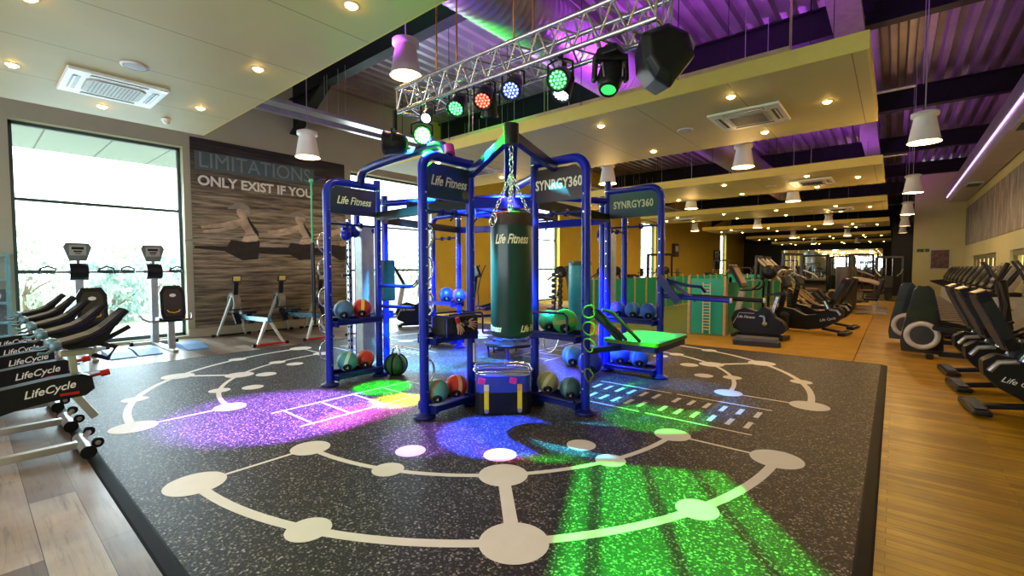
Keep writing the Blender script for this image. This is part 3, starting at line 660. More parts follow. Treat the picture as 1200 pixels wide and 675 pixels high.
# inner frame at two levels, monkey bars and the boom
ring = [(-5.85, 3.93), (-3.8, 3.8), (-3.24, 4.3), (-3.40, 6.38), (-3.62, 6.62), (-5.86, 6.65), (-6.68, 6.35), (-6.2, 4.3)]
for a, b in zip(ring, ring[1:] + ring[:1]): bar((*a, 2.36), (*b, 2.36), .08, .12, mBLACKST if a[0] in (-3.24, -6.68, -5.85) else mBLUE)
m = MB(); m.tube([rp(*p) for p in smoothpts([(-6.2, 4.3, 2.62), (-5.4, 4.75, 2.66), (-3.9, 5.7, 2.66), (-3.40, 6.38, 2.62)])], .05, 12); m.build('overhead_tube', mBLUE, rig)
m = MB(); m.tube([rp(*p) for p in smoothpts([(-5.86, 6.65, 2.62), (-5.3, 6.0, 2.72), (-4.3, 5.1, 2.72), (-3.24, 4.3, 2.66)])], .05, 12); m.build('overhead_tube', mBLUE, rig)
for x in (-5.1, -4.5): bar((x, 3.9, 2.46), (x, 6.6, 2.46), .06, .1, mBLACKST, 'monkey_bar_rail')
m = MB()
for k in range(9): y = 4.05 + k*.3; m.cyl(rp(-5.1, y, 2.42), rp(-4.5, y, 2.42), .016, n=8)
m.build('monkey_bar_rungs', mBLUE, rig)
m = MB()
for k in range(6):
    y = 4.1 + k*.42; m.tube([rp(-4.5, y, 2.43), rp(-4.42, y, 2.40), rp(-4.40, y, 2.28), rp(-4.46, y, 2.22)], .014, 8)
m.build('grip_handles', mBLACKST, rig)
m = MB(); m.tube([rp(*p) for p in smoothpts([(-5.85, 3.66, 2.78), (-5.80, 3.65, 2.93), (-5.66, 3.64, 3.0), (-4.1, 3.5, 3.0), (-3.87, 3.48, 2.97), (-3.80, 3.48, 2.80)], 3)], .055, 12); m.build('raised_bar', mBLUED, rig)
m = MB(); m.cyl(rp(-3.83, 3.5, 2.95), rp(-3.79, 3.48, 2.85), .062, n=12); m.build('end_grip', M('magenta_rubber', (.6, .05, .35), .5), rig)
PK = (-2.90, 3.47, 2.90)
bar(PK, (-3.8, 3.80, 2.68), .07, .10, mBLUED, 'boom_strut'); bar(PK, (-2.95, 4.3, 2.72), .07, .10, mBLUED, 'boom_strut')
bar((PK[0], PK[1], PK[2]+.0), (-4.0, 4.75, 2.36), .13, .13, mBLUED, 'boom'); bar((-4.0, 4.75, 2.36), (-4.5, 5.2, 2.46), .12, .1, mBLACKST, 'boom_anchor')
bar((-4.0, 4.75, 2.40), (-3.8, 3.80, 2.40), .07, .09, mBLACKST); bar((-4.0, 4.75, 2.40), (-3.24, 4.3, 2.40), .07, .09, mBLACKST)
m = MB(); m.cyl(rp(PK[0], PK[1], PK[2]-.10), rp(PK[0], PK[1], PK[2]+.10), .075, n=16); m.build('boom_cap', mBLACK, rig)
# horizontal rails on the front left pod and dip bars on the right pod
for (y, z) in ((3.93, 1.35), (3.93, 1.05)): MB().cyl(rp(-5.85, y, z), rp(-5.2, y+.1, z), .025, n=10).build('side_grip', mBLUED, rig)
for (y, dx, mt) in ((6.42, .92, mBLUE), (6.72, 1.25, mBLACKST)):
    m = MB(); m.cyl(rp(-2.6, y, 1.20), rp(-2.56+dx, y, 1.17), .032, n=12); m.mat(1).cyl(rp(-2.56+dx, y, 1.17), rp(-2.54+dx, y, 1.17), .034, n=12); m.build('dip_bar', [mt, mWHITE], rig)
m = MB(); m.beam(rp(-2.56, 6.33, 1.48), rp(-2.28, 6.33, 1.12), .05, .10); m.beam(rp(-2.50, 6.45, 1.44), rp(-2.1, 6.50, 1.14), .04, .05); m.tube([rp(-2.45, 6.4, 1.42), rp(-2.2, 6.4, 1.36), rp(-2.02, 6.45, 1.34), rp(-1.98, 6.5, 1.27)], .022, 8); m.build('step_bracket', mBLUED, rig)
# padded step platform hung on the right front pod
pl = MB(); pl.prism(rrect(.66, .95, .05, 4, -2.24-RX, 5.18-RY), .735, .775, 'z'); st = pl.build('step_platform', M('green_grip_top', (.10, .26, .015), .75, bump=.6, bscale=90), rig, .006)
m = MB(); m.prism(rrect(.62, .9, .05, 4, -2.24-RX, 5.18-RY), .665, .733, 'z'); m.beam(rp(-2.55, 4.3, .70), rp(-2.36, 4.8, .70), .08, .06); m.beam(rp(-2.24, 5.25, .60), rp(-2.24, 5.25, .68), .16, .16); m.build('platform_frame', mBLUED, st)
m = MB()
for dx in (-.08, .08): m.tube([rp(-2.5+dx, 4.42, 1.15), rp(-2.42+dx, 4.5, 1.12), rp(-2.25+dx, 4.62, .9), rp(-2.2+dx, 4.72, .8)], .020, 8)
m.beam(rp(-2.52, 4.40, 1.12), rp(-2.36, 4.72, .80), .1, .04); m.build('platform_strut', mDGREY, rig)
m = MB(); m.tube([rp(-3.22, 4.13, .88), rp(-3.22, 4.13, 1.09), rp(-3.2, 4.13, 1.11), rp(-2.72, 4.13, 1.11), rp(-2.68, 4.13, 1.08), rp(-2.68, 4.13, .88)], .012, 8); m.build('shelf_rail', mBLUED, rig)
m = MB(); m.tube([rp(*p) for p in smoothpts([(-3.0, 4.15, .82), (-2.98, 4.12, .72), (-2.90, 4.1, .66), (-2.82, 4.12, .72), (-2.80, 4.15, .82)])], .008, 6); m.build('hanging_loop', mCHROME, rig)
# cable columns standing inside the rig
for (x, y, mt) in ((-6.62, 3.92, M('pale_column_paint', (.55, .62, .60), .35, .3)), (-4.15, 7.55, M('column_blue_grey', (.35, .5, .75), .35, .3))):
    m = MB(); m.box(rp(x, y+.28, 1.15), (.2, .24, 2.28)); m.box(rp(x, y+.28, .03), (.4, .5, .05)); c = m.build('cable_tower', mt, rig, .02)
    m = MB(); m.box(rp(x, y, 1.2), (.07, .05, 2.34)); m.mat(1)
    for k in range(18): m.box(rp(x+.037, y, .35+k*.11), (.006, .025, .035)); m.box(rp(x, y-.027, .35+k*.11), (.025, .006, .035))
    m.build('slotted_rail', [mALU, mBLACK], c)
    m = MB(); m.cyl(rp(x-.03, y, 2.2), rp(x+.03, y, 2.2), .12, n=18); m.sphere(rp(x+.06, y-.08, 2.12), .085, 14, 9); m.sphere(rp(x+.02, y+.1, 2.16), .07, 12, 8); m.build('pulley_head', mBLUE, c)
    m = MB(); m.tube([rp(x+.06, y-.08, 2.05), rp(x+.07, y-.08, 1.7)], .008, 6); m.tube([rp(x+.07, y-.08, 1.7), rp(x+.03, y-.14, 1.5), rp(x+.11, y-.02, 1.5), rp(x+.07, y-.08, 1.7)], .008, 6); m.box(rp(x+.07, y-.08, 1.5), (.03, .16, .03)); m.build('cable_handle', mBLACK, c)
MB().box(rp(-5.95, 4.15, 1.42), (.16, .2, .62)).build('weight_stack_cover', mBLACK, rig, .02)
# warning labels on the posts
for (x, y, z, w) in ((-3.80+.054, 3.8, .62, .03), (-3.24, 4.3-.054, .95, .03)):
    MB().box(rp(x, y, z), (.03, .03, .22)).build('warning_label', mWHITE, rig)

# ------------------------------------------------------------ heavy bag
bx, by, bz0, bz1, br = -2.90, 3.47, .93, 2.14, .205
bag = thing('heavy_bag', 'tall glossy dark green punching bag hanging on chains from the rig boom', 'punching bag', (bx, by, bz0))
h = bz1-bz0
mBAG = M('dark_green_vinyl', (.007, .042, .034), .3, var=.1, coat=.12, spec=.35)
bb = MB().lathe([(0, 0), (br-.03, 0), (br-.008, .012), (br, .04), (br, h-.05), (br-.006, h-.015), (br-.02, h), (br-.05, h-.03), (0, h-.05)], None, 40).build('bag_body', mBAG, bag)
MB().lathe([(br+.001, h-.13), (br+.004, h-.12), (br+.004, h-.02), (br+.001, h-.01)], None, 40).build('rim_band', M('dark_band', (.04, .02, .015), .6, bump=.8, bscale=60), bag)
def bent_text(body, size, zc, ang, r, shear, sx):
    cu = bpy.data.curves.new('lettering_curve', 'FONT'); cu.body = body; cu.size = size; cu.shear = shear; cu.extrude = .0; cu.offset = .003; cu.align_x = 'CENTER'; cu.align_y = 'CENTER'; cu.resolution_u = 3
    t = bpy.data.objects.new('lettering_curve', cu); C.objects.link(t); me = bpy.data.meshes.new_from_object(t.evaluated_get(bpy.context.evaluated_depsgraph_get()))
    bpy.data.objects.remove(t); bpy.data.curves.remove(cu); bm = bmesh.new(); bm.from_mesh(me)
    bmesh.ops.triangulate(bm, faces=bm.faces)
    for _ in range(2): bmesh.ops.subdivide_edges(bm, edges=[e for e in bm.edges if e.calc_length() > .03], cuts=1)
    bmesh.ops.triangulate(bm, faces=bm.faces)
    for v in bm.verts:
        a = ang + v.co.x*sx/r; z = v.co.y; v.co = Vector((r*math.cos(a), r*math.sin(a), zc+z))
    bm.to_mesh(me); bm.free(); me.materials.clear(); me.materials.append(mLETG)
    o = bpy.data.objects.new('lettering', me); C.objects.link(o); o.parent = bb
va = math.atan2(-by, -bx)
bent_text('Life Fitness', .125, h*.78, va, br+.003, .35, .62)
bent_text('Life Fitness', .085, .09, va+1.15, br+.003, .35, .8); bent_text('Life Fitness', .085, .09, va-1.25, br+.003, .35, .8)
def chain(m, a, b, r=.016, w=.006):
    a = Vector(a); b = Vector(b); L = (b-a).length; n = max(2, int(L/(r*2.6))); d = (b-a).normalized(); s = d.cross(Vector((.3, 1, .1))).normalized(); t = d.cross(s)
    for i in range(n):
        c = a + d*L*(i+.5)/n; u = s if i % 2 else t; hl = L/n*.62
        m.tube([c + d*hl*math.cos(2*PI*k/10) + u*r*math.sin(2*PI*k/10) for k in range(10)], w, 6, closed=True)
m = MB(); top = PK[2]-bz0-.10; fk = 2.52-bz0
chain(m, (0, 0, top), (0, 0, fk), .022, .007)
for a in (0.6, 2.2, 3.75, 5.3): chain(m, (0, 0, fk), ((br-.02)*math.cos(a), (br-.02)*math.sin(a), h-.03), .017, .006)
m.build('chain', mCHROME, bag)
m = MB()
for (q, dz) in ((0, 0), (.1, .02)): c = Vector(((br+.01)*math.cos(va-1.0+q), (br+.01)*math.sin(va-1.0+q), h-.09+dz)); m.tube([c + Vector((0, 0, .055*math.cos(2*PI*k/16))) + Vector((-math.sin(va-1), math.cos(va-1), 0))*.055*math.sin(2*PI*k/16) for k in range(16)], .006, 6, closed=True)
m.build('strap_ring', mCHROME, bag)

# ------------------------------------------------------------ medicine balls on the shelves
def ball(loc, r, c1, c2, lab, grp, tilt=(0, 0, 0)):
    key = 'ball_%s' % '_'.join('%d' % (c*99) for c in c1+c2)
    if key not in MATS:
        mt = mat_ball(key, c1, c2); mt.name = 'ball_rubber'; MATS[key] = mt
    t = thing('medicine_ball', lab, 'medicine ball', (loc[0], loc[1], loc[2]), 0, grp)
    b = MB().sphere((0, 0, 0), r, 28, 18); o = b.build('ball_shell', MATS[key], t); o.location = (0, 0, r); o.rotation_euler = tilt
    a = math.atan2(-loc[1], -loc[0]); d = Vector((math.cos(a)*.86, math.sin(a)*.86, -.5)).normalized()
    p = MB(); Tq = Matrix.Translation(Vector((0, 0, r)) + d*(r-.008)) @ d.to_track_quat('Z', 'Y').to_matrix().to_4x4()
    p.lathe([(r*.42, -.006), (r*.38, .008), (r*.2, .014), (0, .015)], Tq, 20); s = p.build('weight_badge', mBLACK, t)
    text('4', r*.5, mWHITE, Tq @ Matrix.Translation((0, 0, .016)) , s, 'badge_mark', depth=.001)
TEAL = (.06, .34, .34); REDB = (.62, .03, .012); BLU = (.03, .12, .55); GRN = (.05, .50, .08); PALE = (.7, .7, .6)
G1, G2, G3, G4, G5 = 'balls on the left pod', 'balls on the front pod', 'balls on the centre right pod', 'balls on the far right pod', 'balls on the back pod'
ball((-3.80, 3.28, .135), .128, (.10, .33, .30), (.30, .22, .08), 'teal medicine ball on the low shelf under the gloves, beside the red one', G2, (.2, .2, .3))
ball((-3.80, 3.56, .135), .128, REDB, (.8, .5, .2), 'red medicine ball with a pale seam on the low shelf under the gloves', G2, (.3, .1, 1.2))
ball((-5.85, 3.37, .895), .135, (.05, .16, .30), (.3, .5, .6), 'blue grey medicine ball on the upper shelf of the left pod', G1)
ball((-5.85, 3.65, .895), .135, REDB, (.85, .6, .1), 'red medicine ball on the upper shelf of the left pod', G1, (.2, .1, 1.1))
ball((-5.85, 3.41, .165), .14, TEAL, (.6, .8, .6), 'teal medicine ball with pale stripe on the lowest shelf of the left pod', G1, (0, .3, .9))
ball((-5.85, 3.69, .165), .13, REDB, (.5, .2, .05), 'red medicine ball on the lowest shelf of the left pod', G1, (.4, .1, .2))
ball((-3.05, 4.32, .875), .122, (.02, .16, .07), (.03, .22, .10), 'dark green medicine ball on the shelf behind the bag, left of the bright one', G3)
ball((-2.79, 4.26, .875), .138, GRN, (.35, .4, .1), 'bright green medicine ball on the shelf right of the bag', G3, (0, 1.4, .2))
ball((-3.05, 4.3, .155), .128, (.33, .33, .16), (.6, .6, .3), 'olive medicine ball on the low shelf right of the bag', G3, (1.2, .5, .3))
ball((-2.73, 4.28, .155), .12, (.03, .09, .09), (.1, .2, .2), 'dark medicine ball on the low shelf beside the rightmost front post', G3)
for k, (x, z, r, l) in enumerate(((-3.22, .855, .118, 'blue medicine ball with a pink badge, leftmost on the upper shelf under the teal header'), (-2.98, .855, .118, 'blue medicine ball in the middle of the three under the teal header'), (-2.74, .855, .118, 'blue medicine ball, rightmost of three on the upper shelf under the teal header'),
                                  (-3.18, .135, .145, 'light blue medicine ball, left one on the low shelf behind the step platform'), (-2.87, .135, .14, 'light blue medicine ball, right one on the low shelf behind the step platform'))):
    ball((x, 6.38, z), r, BLU if k != 1 else (.04, .16, .5), (.4, .05, .3) if k == 0 else (.10, .3, .7), l, G4, (0, 0, k*.7))
ball((-7.05, 6.35, .915), .15, (.02, .03, .5), (.05, .1, .6), 'deep blue medicine ball, left one on the back shelf behind the gloves', G5)
ball((-6.74+.08, 6.33, .915), .14, (.03, .04, .5), (.5, .05, .4), 'deep blue medicine ball, right one on the back shelf behind the front pod', G5)
ball((-3.46, 5.97, Z0), .18, (.02, .05, .45), (.1, .2, .7), 'large blue exercise ball on the mat behind the right front post', 'balls on the mat')
ball((-3.98, 6.30, Z0), .17, (.05, .28, .6), (.2, .5, .7), 'light blue exercise ball on the mat left of the large dark blue one', 'balls on the mat')
sb = thing('rope_ball', 'green and black ball with rope handles on the mat beside the left pod', 'medicine ball', (-5.68, 4.10, Z0))
o = MB().sphere((0, 0, .155), .155, 24, 16).build('ball_shell', M('dark_green_rubber', (.02, .10, .02), .5), sb)
m = MB()
for k in range(3): a = k*PI/3; m.tube([(.165*math.cos(t)*math.cos(a), .165*math.cos(t)*math.sin(a), .155+.165*math.sin(t)) for t in [2*PI*j/24 for j in range(24)]], .014, 7, closed=True)
m.build('rope_loops', mBLACK, sb)
MB().tube([(-.10, .0, .31), (-.08, .02, .39), (0, .02, .42), (.08, 0, .39), (.1, -.02, .31)], .016, 8).build('handle', mCHROME, sb)

# gloves in a wire rack on the front pod shelf
gr = thing('glove_rack', 'black wire framed box with hand shaped gloves on the front pod shelf', 'rack', (-3.66, 3.45, .875))
m = MB(); m.tube([(.10, -.24, .0), (.10, -.24, .20), (.10, -.21, .235), (.10, .27, .235), (.10, .30, .20), (.10, .30, 0)], .010, 8); m.tube([(-.2, -.24, .0), (-.2, -.24, .23), (-.2, .30, .23), (-.2, .30, 0)], .010, 8); m.cyl((.1, -.24, .22), (-.2, -.24, .22), .01, n=6); m.cyl((.1, .3, .22), (-.2, .3, .22), .01, n=6); m.build('wire_frame', mBLUED, gr)
MB().box((-.06, .03, .105), (.22, .50, .20)).build('fabric_box', M('black_fabric', (.012, .01, .012), .8), gr, .02)
def glove(loc, ang, lab, col):
    t = thing('training_glove', lab, 'glove', loc, 0, 'gloves on the glove rack')
    m = MB(); f = lambda a, b: Vector((0, a*math.cos(ang) - b*math.sin(ang), a*math.sin(ang) + b*math.cos(ang)))
    m.sphere((0, 0, 0), .034, 14, 9, (.4, 1, 1.15))
    for k, L in enumerate((.075, .09, .088, .066)):
        a = f((k-1.5)*.017, .02); b = f((k-1.5)*.030, .02+L); m.tube([a, (a+b)/2 + Vector((.006, 0, 0)), b], .0085, 8, r2=.0065)
    a = f(-.025, -.015); m.tube([a, f(-.055, .01), f(-.066, .04)], .010, 8, r2=.007)
    m.build('glove_fingers', M('pale_yellow_glove', col, .6), t)
    MB().tube([f(0, -.03), f(0, -.09)], .026, 10).build('cuff', mRED if col[1] < .5 else mDGREY, t)
glove((-3.66+.062+.02, 3.40, .99), R(200), 'pale orange training glove hanging fingers down on the left of the glove box', (.75, .42, .25))
glove((-3.66+.062+.02, 3.56, .99), R(255), 'pale yellow training glove spread sideways on the right of the glove box', (.85, .8, .45))
# straps and hooks hung on the right front post
hk = thing('strap_bundle', 'yellow and green straps hanging on the right front post of the rig', 'straps', (-2.47, 4.22, .8))
m = MB()
for k in range(4):
    z = [.34, .16, -.02, -.34][k]; m.tube([Vector((0, 0, z)) + Vector((.02*math.sin(t*1.3+k), .01, 0)) + Vector((.045*math.cos(t), .02*math.cos(t), .07*math.sin(t))) for t in [2*PI*j/14 for j in range(14)]], .009, 6, closed=True); m.build('strap_loop', M('yellow_green_strap', (.13, .14, .02), .6), hk); m = MB()
del m
# suspension trainer and yellow strap hanging in the right pods
sp = thing('suspension_trainer', 'yellow and black suspension strap hanging between the posts right of the bag', 'straps', (-3.14, 5.3, 1.1))
m = MB(); m.box((0, 0, 1.0), (.035, .006, .52)); m.build('yellow_strap', mYEL, sp)
m = MB(); m.box((0, 0, .45), (.05, .01, .7), taper=.5); m.tube([(-.03, 0, .1), (-.06, 0, -.02), (.06, 0, -.02), (.03, 0, .1)], .012, 8); m.build('handle', mBLACK, sp)
MB().box((0, 0, 1.28), (.09, .05, .08)).build('anchor_block', mYEL, sp)
# blue soft box with straps between the front pods
bxn = thing('strapped_plyo_box', 'blue and black padded box with yellow straps on the mat between the front pods', 'padded box', (-3.36, 3.86, Z0), math.atan2(3.2, 3.2))
S = MB(); S.prism(rrect(.62, .44, .10, 6), .0, .24, 'z'); S.build('lower_pad', mBLACK, bxn, .02)
S = MB(); S.prism(rrect(.60, .42, .10, 6), .24, .42, 'z'); S.build('upper_pad', M('royal_blue_vinyl', (.02, .05, .6), .4, coat=.3), bxn, .03)
S = MB(); S.tube([(*p, .47) for p in rrect(.64, .46, .12, 6)], .012, 8, closed=True); S.tube([(*p, .44) for p in rrect(.60, .42, .12, 6)], .008, 8, closed=True); S.build('carry_frame', mCHROME, bxn)
for (x, c2) in ((-.19, .0), (.17, 1)):
    S = MB(); S.box((x, -.222, .17), (.05, .012, .22)); S.build('strap', mYEL, bxn, .003); S = MB(); S.box((x, -.226, .30), (.055, .012, .07)); S.build('strap_pad', mWHITE if not c2 else M('orange_pad', (.8, .35, .05), .5), bxn, .004)
    S = MB(); S.cyl((x, -.228, .045), (x, -.214, .045), .024, n=14); S.build('buckle', mSILV, bxn)
for (x, y) in ((-.24, -.2), (.10, -.205)): MB().box((x, y, .37), (.08, .03, .07), (.2, .2, 0)).build('pink_tab', M('pink_vinyl', (.9, .05, .5), .5), bxn, .008)
# mini trampoline under the rig
tp = thing('mini_trampoline', 'low dark mini trampoline on the mat under the far side of the rig', 'trampoline', (-5.3, 6.35, Z0))
T0 = MB(); T0.tube([(.48*math.cos(a), .48*math.sin(a), .24) for a in [2*PI*k/28 for k in range(28)]], .03, 8, closed=True); T0.build('rim', mBLACK, tp)
T0 = MB(); T0.lathe([(0, .225), (.4, .23), (.46, .25)], None, 28); T0.build('jump_bed', mDGREY, tp)
for k in range(6): a = k*PI/3; MB().cyl((.44*math.cos(a), .44*math.sin(a), 0), (.46*math.cos(a), .46*math.sin(a), .23), .018, n=8).build('leg', mBLUED, tp)
m = MB()
for k in range(3): m.tube([(-.3+.25*k+.12*math.cos(t), .1*math.sin(t), .27+.02*k+.01*math.sin(3*t)) for t in [2*PI*j/18 for j in range(18)]], .02, 7, closed=True)
tag(m.build('coiled_rope', mDGREY), 'dark coiled rope lying on the mini trampoline', 'rope').location = (-5.3, 6.35, Z0)
# resistance bands hanging on the tall pole left of the left pod
bd = thing('stretch_bands', 'green and black exercise bands hanging beside the left pod against the mural', 'straps', (-6.0, 3.02, .85))
MB().cyl((0, 0, 1.1), (0, 0, 1.9), .012, n=8).build('green_band', M('green_latex', (.05, .5, .25), .5), bd); 
m = MB(); m.tube([(.02, 0, 1.1), (.03, 0, .5), (.02, 0, 0)], .016, 8); m.tube([(-.02, 0, 1.1), (-.03, 0, .5), (-.01, 0, .05)], .013, 8); m.build('black_band', mBLACK, bd)
MB().sphere((0, 0, 1.92), .03, 12, 8).build('top_knob', M('green_latex', (.05, .5, .25), .5), bd)
MB().tube([(0, .02, 1.9), (0, .1, 1.95), (.15, .13, 1.95)], .010, 6).build('hook', mBLUED, bd)
# ------------------------------------------------------------ lighting truss
def truss(x0, x1, y0, y1, z0, z1):
    t = thing('lighting_truss', 'long silver box lighting truss hanging above the front of the rig', 'truss', ((x0+x1)/2, (y0+y1)/2, z0)); ox, oy, oz = (x0+x1)/2, (y0+y1)/2, z0
    q = lambda x, y, z: (x-ox, y-oy, z-oz)
    for (y, z) in ((y0, z0), (y1, z0), (y0, z1), (y1, z1)): MB().cyl(q(x0, y, z), q(x1, y, z), .022, n=12).build('chord', mALU, t)
    n = 13
    def zig(f0, f1):
        m = MB()
        for i in range(n):
            a = x0 + (x1-x0)*i/n; b = x0 + (x1-x0)*(i+.5)/n; c = x0 + (x1-x0)*(i+1)/n
            m.cyl(q(a, *f0), q(b, *f1), .0095, n=7); m.cyl(q(b, *f1), q(c, *f0), .0095, n=7)
        m.build('lattice', mALU, t)
    zig((y0, z0), (y0, z1)); zig((y1, z1), (y1, z0)); zig((y0, z1), (y1, z1)); zig((y0, z0), (y1, z0))
    for x in (x0+.01, x1-.01):
        m = MB(); P = [q(x, y0, z0), q(x, y1, z0), q(x, y1, z1), q(x, y0, z1)]
        for a, b in zip(P, P[1:]+P[:1]): m.cyl(a, b, .014, n=8)
        m.build('end_frame', mALU, t)
    for x in (x0+.7, x0+1.75, x1-.3):
        for y in (y0, y1): MB().cyl(q(x, y, z1), q(x, y, 6.1), .009, n=6).build('suspension_cable', M('orange_sling', (.7, .3, .06), .5), t)
    return t
truss(-4.45, -1.36, 3.27, 3.56, 3.40, 3.66)
# par cans
mCAN = mBLACK
def par(x, y, z, col, target, lab, r=.095, emis=14, dim=False):
    """lens centre at x,y,z; hung from the chord above"""
    t = thing('stage_light', lab, 'stage light', (x, y, z), 0, 'stage lights on the truss')
    d = (Vector(target)-Vector((x, y, z))).normalized(); Q = d.to_track_quat('Z', 'Y').to_matrix().to_4x4()
    m = MB(); m.lathe([(r*.45, -.24), (r*.8, -.2), (r*.95, -.1), (r, -.02), (r*1.08, 0), (r*1.08, .02), (r*.96, .02), (r*.92, -.005)], Q, 22, True); m.build('housing', mCAN, t)
    g = MB(); g.lathe([(0, -.002), (r*.92, -.002)], Q, 22); g.build('lens_plate', M('lens_'+lab.split()[0], tuple(.03+.25*c for c in col), .2), t)
    e = MB()
    for (u, v) in [(0, 0)] + [(.36*math.cos(a), .36*math.sin(a)) for a in [k*PI/3 for k in range(6)]] + [(.7*math.cos(a), .7*math.sin(a)) for a in [k*PI/6 for k in range(12)]]:
        e.lathe([(0, .008), (r*.115, .006), (r*.13, 0)], Q @ Matrix.Translation((u*r, v*r, 0)), 8)
    e.build('led_cluster', M('led_glow_'+lab.split()[0]+str(dim), tuple(min(1, .06+c) for c in col), .4, emis=emis), t)
    top = TR_Z - z
    m = MB(); s = Vector((0, 0, 1)).cross(d); s = s.normalized() if s.length > .1 else Vector((1, 0, 0))
    b = -d*.1
    m.tube([b + s*(r+.02), b + s*(r+.02) + Vector((0, 0, .12)), b + s*(r*.5) + Vector((0, 0, .15)), b - s*(r*.5) + Vector((0, 0, .15)), b - s*(r+.02) + Vector((0, 0, .12)), b - s*(r+.02)], .010, 6)
    m.box(b + Vector((0, 0, (.15+top)/2)), (.035, .035, max(.03, top-.15))); m.build('yoke', mBLACKST, t)
TR_Z = 3.39
CAMP = (0, 0, 1.6)
mid = lambda k, p: tuple(Vector(p)*k + Vector(CAMP)*(1-k))
par(-3.97, 3.30, 3.24, (.5, .75, 1), (-2.6, 1.2, 1.2), 'white-blue stage light glowing above the green burst', .06, 16)
par(-3.50, 3.30, 3.24, (.1, 1, .25), (-2.6, .9, .6), 'green stage light, third from the left end of the truss', .088, 3.5)
par(-3.12, 3.30, 3.23, (1, .12, .05), (-1.9, 1.0, .5), 'red stage light hanging near the middle of the truss', .088, 3.5)
par(-2.76, 3.30, 3.24, (.15, .25, 1), (-1.6, .6, .6), 'blue stage light right of the red one', .088, 5)
par(-2.24, 3.30, 3.20, (.1, 1, .45), (-1.1, 0, 1.0), 'green stage light nearest the moving heads', .09, 3.5)
par(-2.36, 3.53, 3.17, (.6, .7, 1), (-2.6, 2.0, 0), 'white stage light partly behind the rightmost green one', .085, 6)
par(-3.25, 3.54, 3.18, (.2, .3, .9), (-4.4, 4.9, 0), 'dark blue-edged stage light behind the red one', .085, .6)
par(-4.18, 3.42, 3.12, (.1, 1, .12), (0, .3, 1.7), 'glaring green stage light at the left end of the truss', .10, 60)
lamp('green_burst_beam', 'SPOT', (-4.12, 3.38, 3.10), 60, LED['green'], target=(-1.0, 1.0, 1.7), spot_size=R(110), spot_blend=.8, shadow_soft_size=.06)
lamp('green_up_beam', 'POINT', (-4.25, 3.5, 2.95), 30, LED['green'], shadow_soft_size=.05)
par(-4.46, 3.13, 3.02, (.05, .5, .5), (-6.3, 1.6, 3.1), 'dark round stage light with teal glass left of the green burst', .13, .3)
def moving_head(x, y, ztop, s, aim, lab, shield=False):
    t = thing('moving_head_light', lab, 'moving light', (x, y, ztop), 0, 'moving heads on the truss')
    m = MB(); m.box((0, 0, -.05*s), (.26*s, .22*s, .09*s), taper=.8); m.box((0, 0, -.0), (.1*s, .06, .05)); m.build('base', mBLACK, t, .012)
    a = Vector((-math.sin(YAW), math.cos(YAW), 0)); r = Vector((a.y, -a.x, 0))
    m = MB()
    for q in (-1, 1): m.beam(r*q*.15*s + Vector((0, 0, -.08*s)), r*q*.16*s + Vector((0, 0, -.34*s)), .09*s, .05*s, tuple(r))
    m.beam(r*-.17*s + Vector((0, 0, -.11*s)), r*.17*s + Vector((0, 0, -.11*s)), .12*s, .07*s); m.build('yoke', mBLACK, t, .015)
    Q = Matrix.Translation((0, 0, -.30*s)) @ Vector(aim).normalized().to_track_quat('Z', 'Y').to_matrix().to_4x4()
    m = MB(); m.lathe([(.03*s, -.19*s), (.10*s, -.17*s), (.125*s, -.08*s), (.13*s, .02*s), (.11*s, .12*s), (.085*s, .17*s), (.075*s, .16*s)], Q, 20, True); h = m.build('lamp_head', mBLACK, t)
    m = MB(); m.lathe([(0, .155*s), (.05*s, .15*s), (.076*s, .145*s)], Q, 18); m.build('lens', M('green_lens_glow', (.05, .9, .15), .3, emis=1.2) if not shield else mBLACK, h)
    for q in (-1, 1):
        m = MB(); m.tube([r*q*.145*s + Vector((0, 0, -.22*s)), r*q*.10*s + Vector((0, 0, -.20*s)) - a*.12*s, r*q*.09*s + Vector((0, 0, -.34*s)) - a*.14*s], .006, 6)
        m.build('side_trim', mSILV, t)
moving_head(-1.80, 3.40, 3.37, .80, (.1, -.45, -1), 'black moving head light with a green lens right of the green stage lights')
# big black wedge-shaped fixture seen from behind
bf = thing('flood_fixture', 'large black angular fixture hanging off the right end of the truss', 'stage light', (-1.41, 3.42, 3.30))
Q = Matrix.Rotation(YAW, 4, 'Z')
m = MB(); f0 = [(-.20, .0), (.03, .07), (.20, .0), (.26, -.17), (.05, -.40), (-.08, -.33), (-.18, -.20)]
vs = [Q @ Vector((a*.86, -.15, b)) for a, b in f0] + [Q @ Vector((a*.70, .17, b*.8-.02)) for a, b in f0] + [Q @ Vector((a*.6, -.20, b*.7-.04)) for a, b in f0]; n = 7
m.add(vs, [(i, (i+1) % n, n+(i+1) % n, n+i) for i in range(n)] + [tuple(range(n, 2*n))] + [(2*n+i, 2*n+(i+1) % n, (i+1) % n, i) for i in range(n)] + [tuple(range(2*n, 3*n))[::-1]]); m.build('housing', mBLACK, bf, .02, 3)
m = MB(); m.tube([Q @ Vector(p) for p in ((-.17, 0, .0), (-.21, 0, .08), (-.13, 0, .10), (-.08, 0, .02))], .009, 6); m.tube([Q @ Vector(p) for p in ((.17, -.02, .02), (.23, -.02, .04), (.26, -.02, -.03), (.24, -.02, -.10))], .009, 6); m.build('safety_cable', mSILV, bf)
m = MB(); m.cyl((0, 0, .05), (0, 0, .12), .02, n=8); m.cyl((.0, .05, .0), (.0, .1, .4), .008, n=6); m.build('clamp', mSILV, bf)

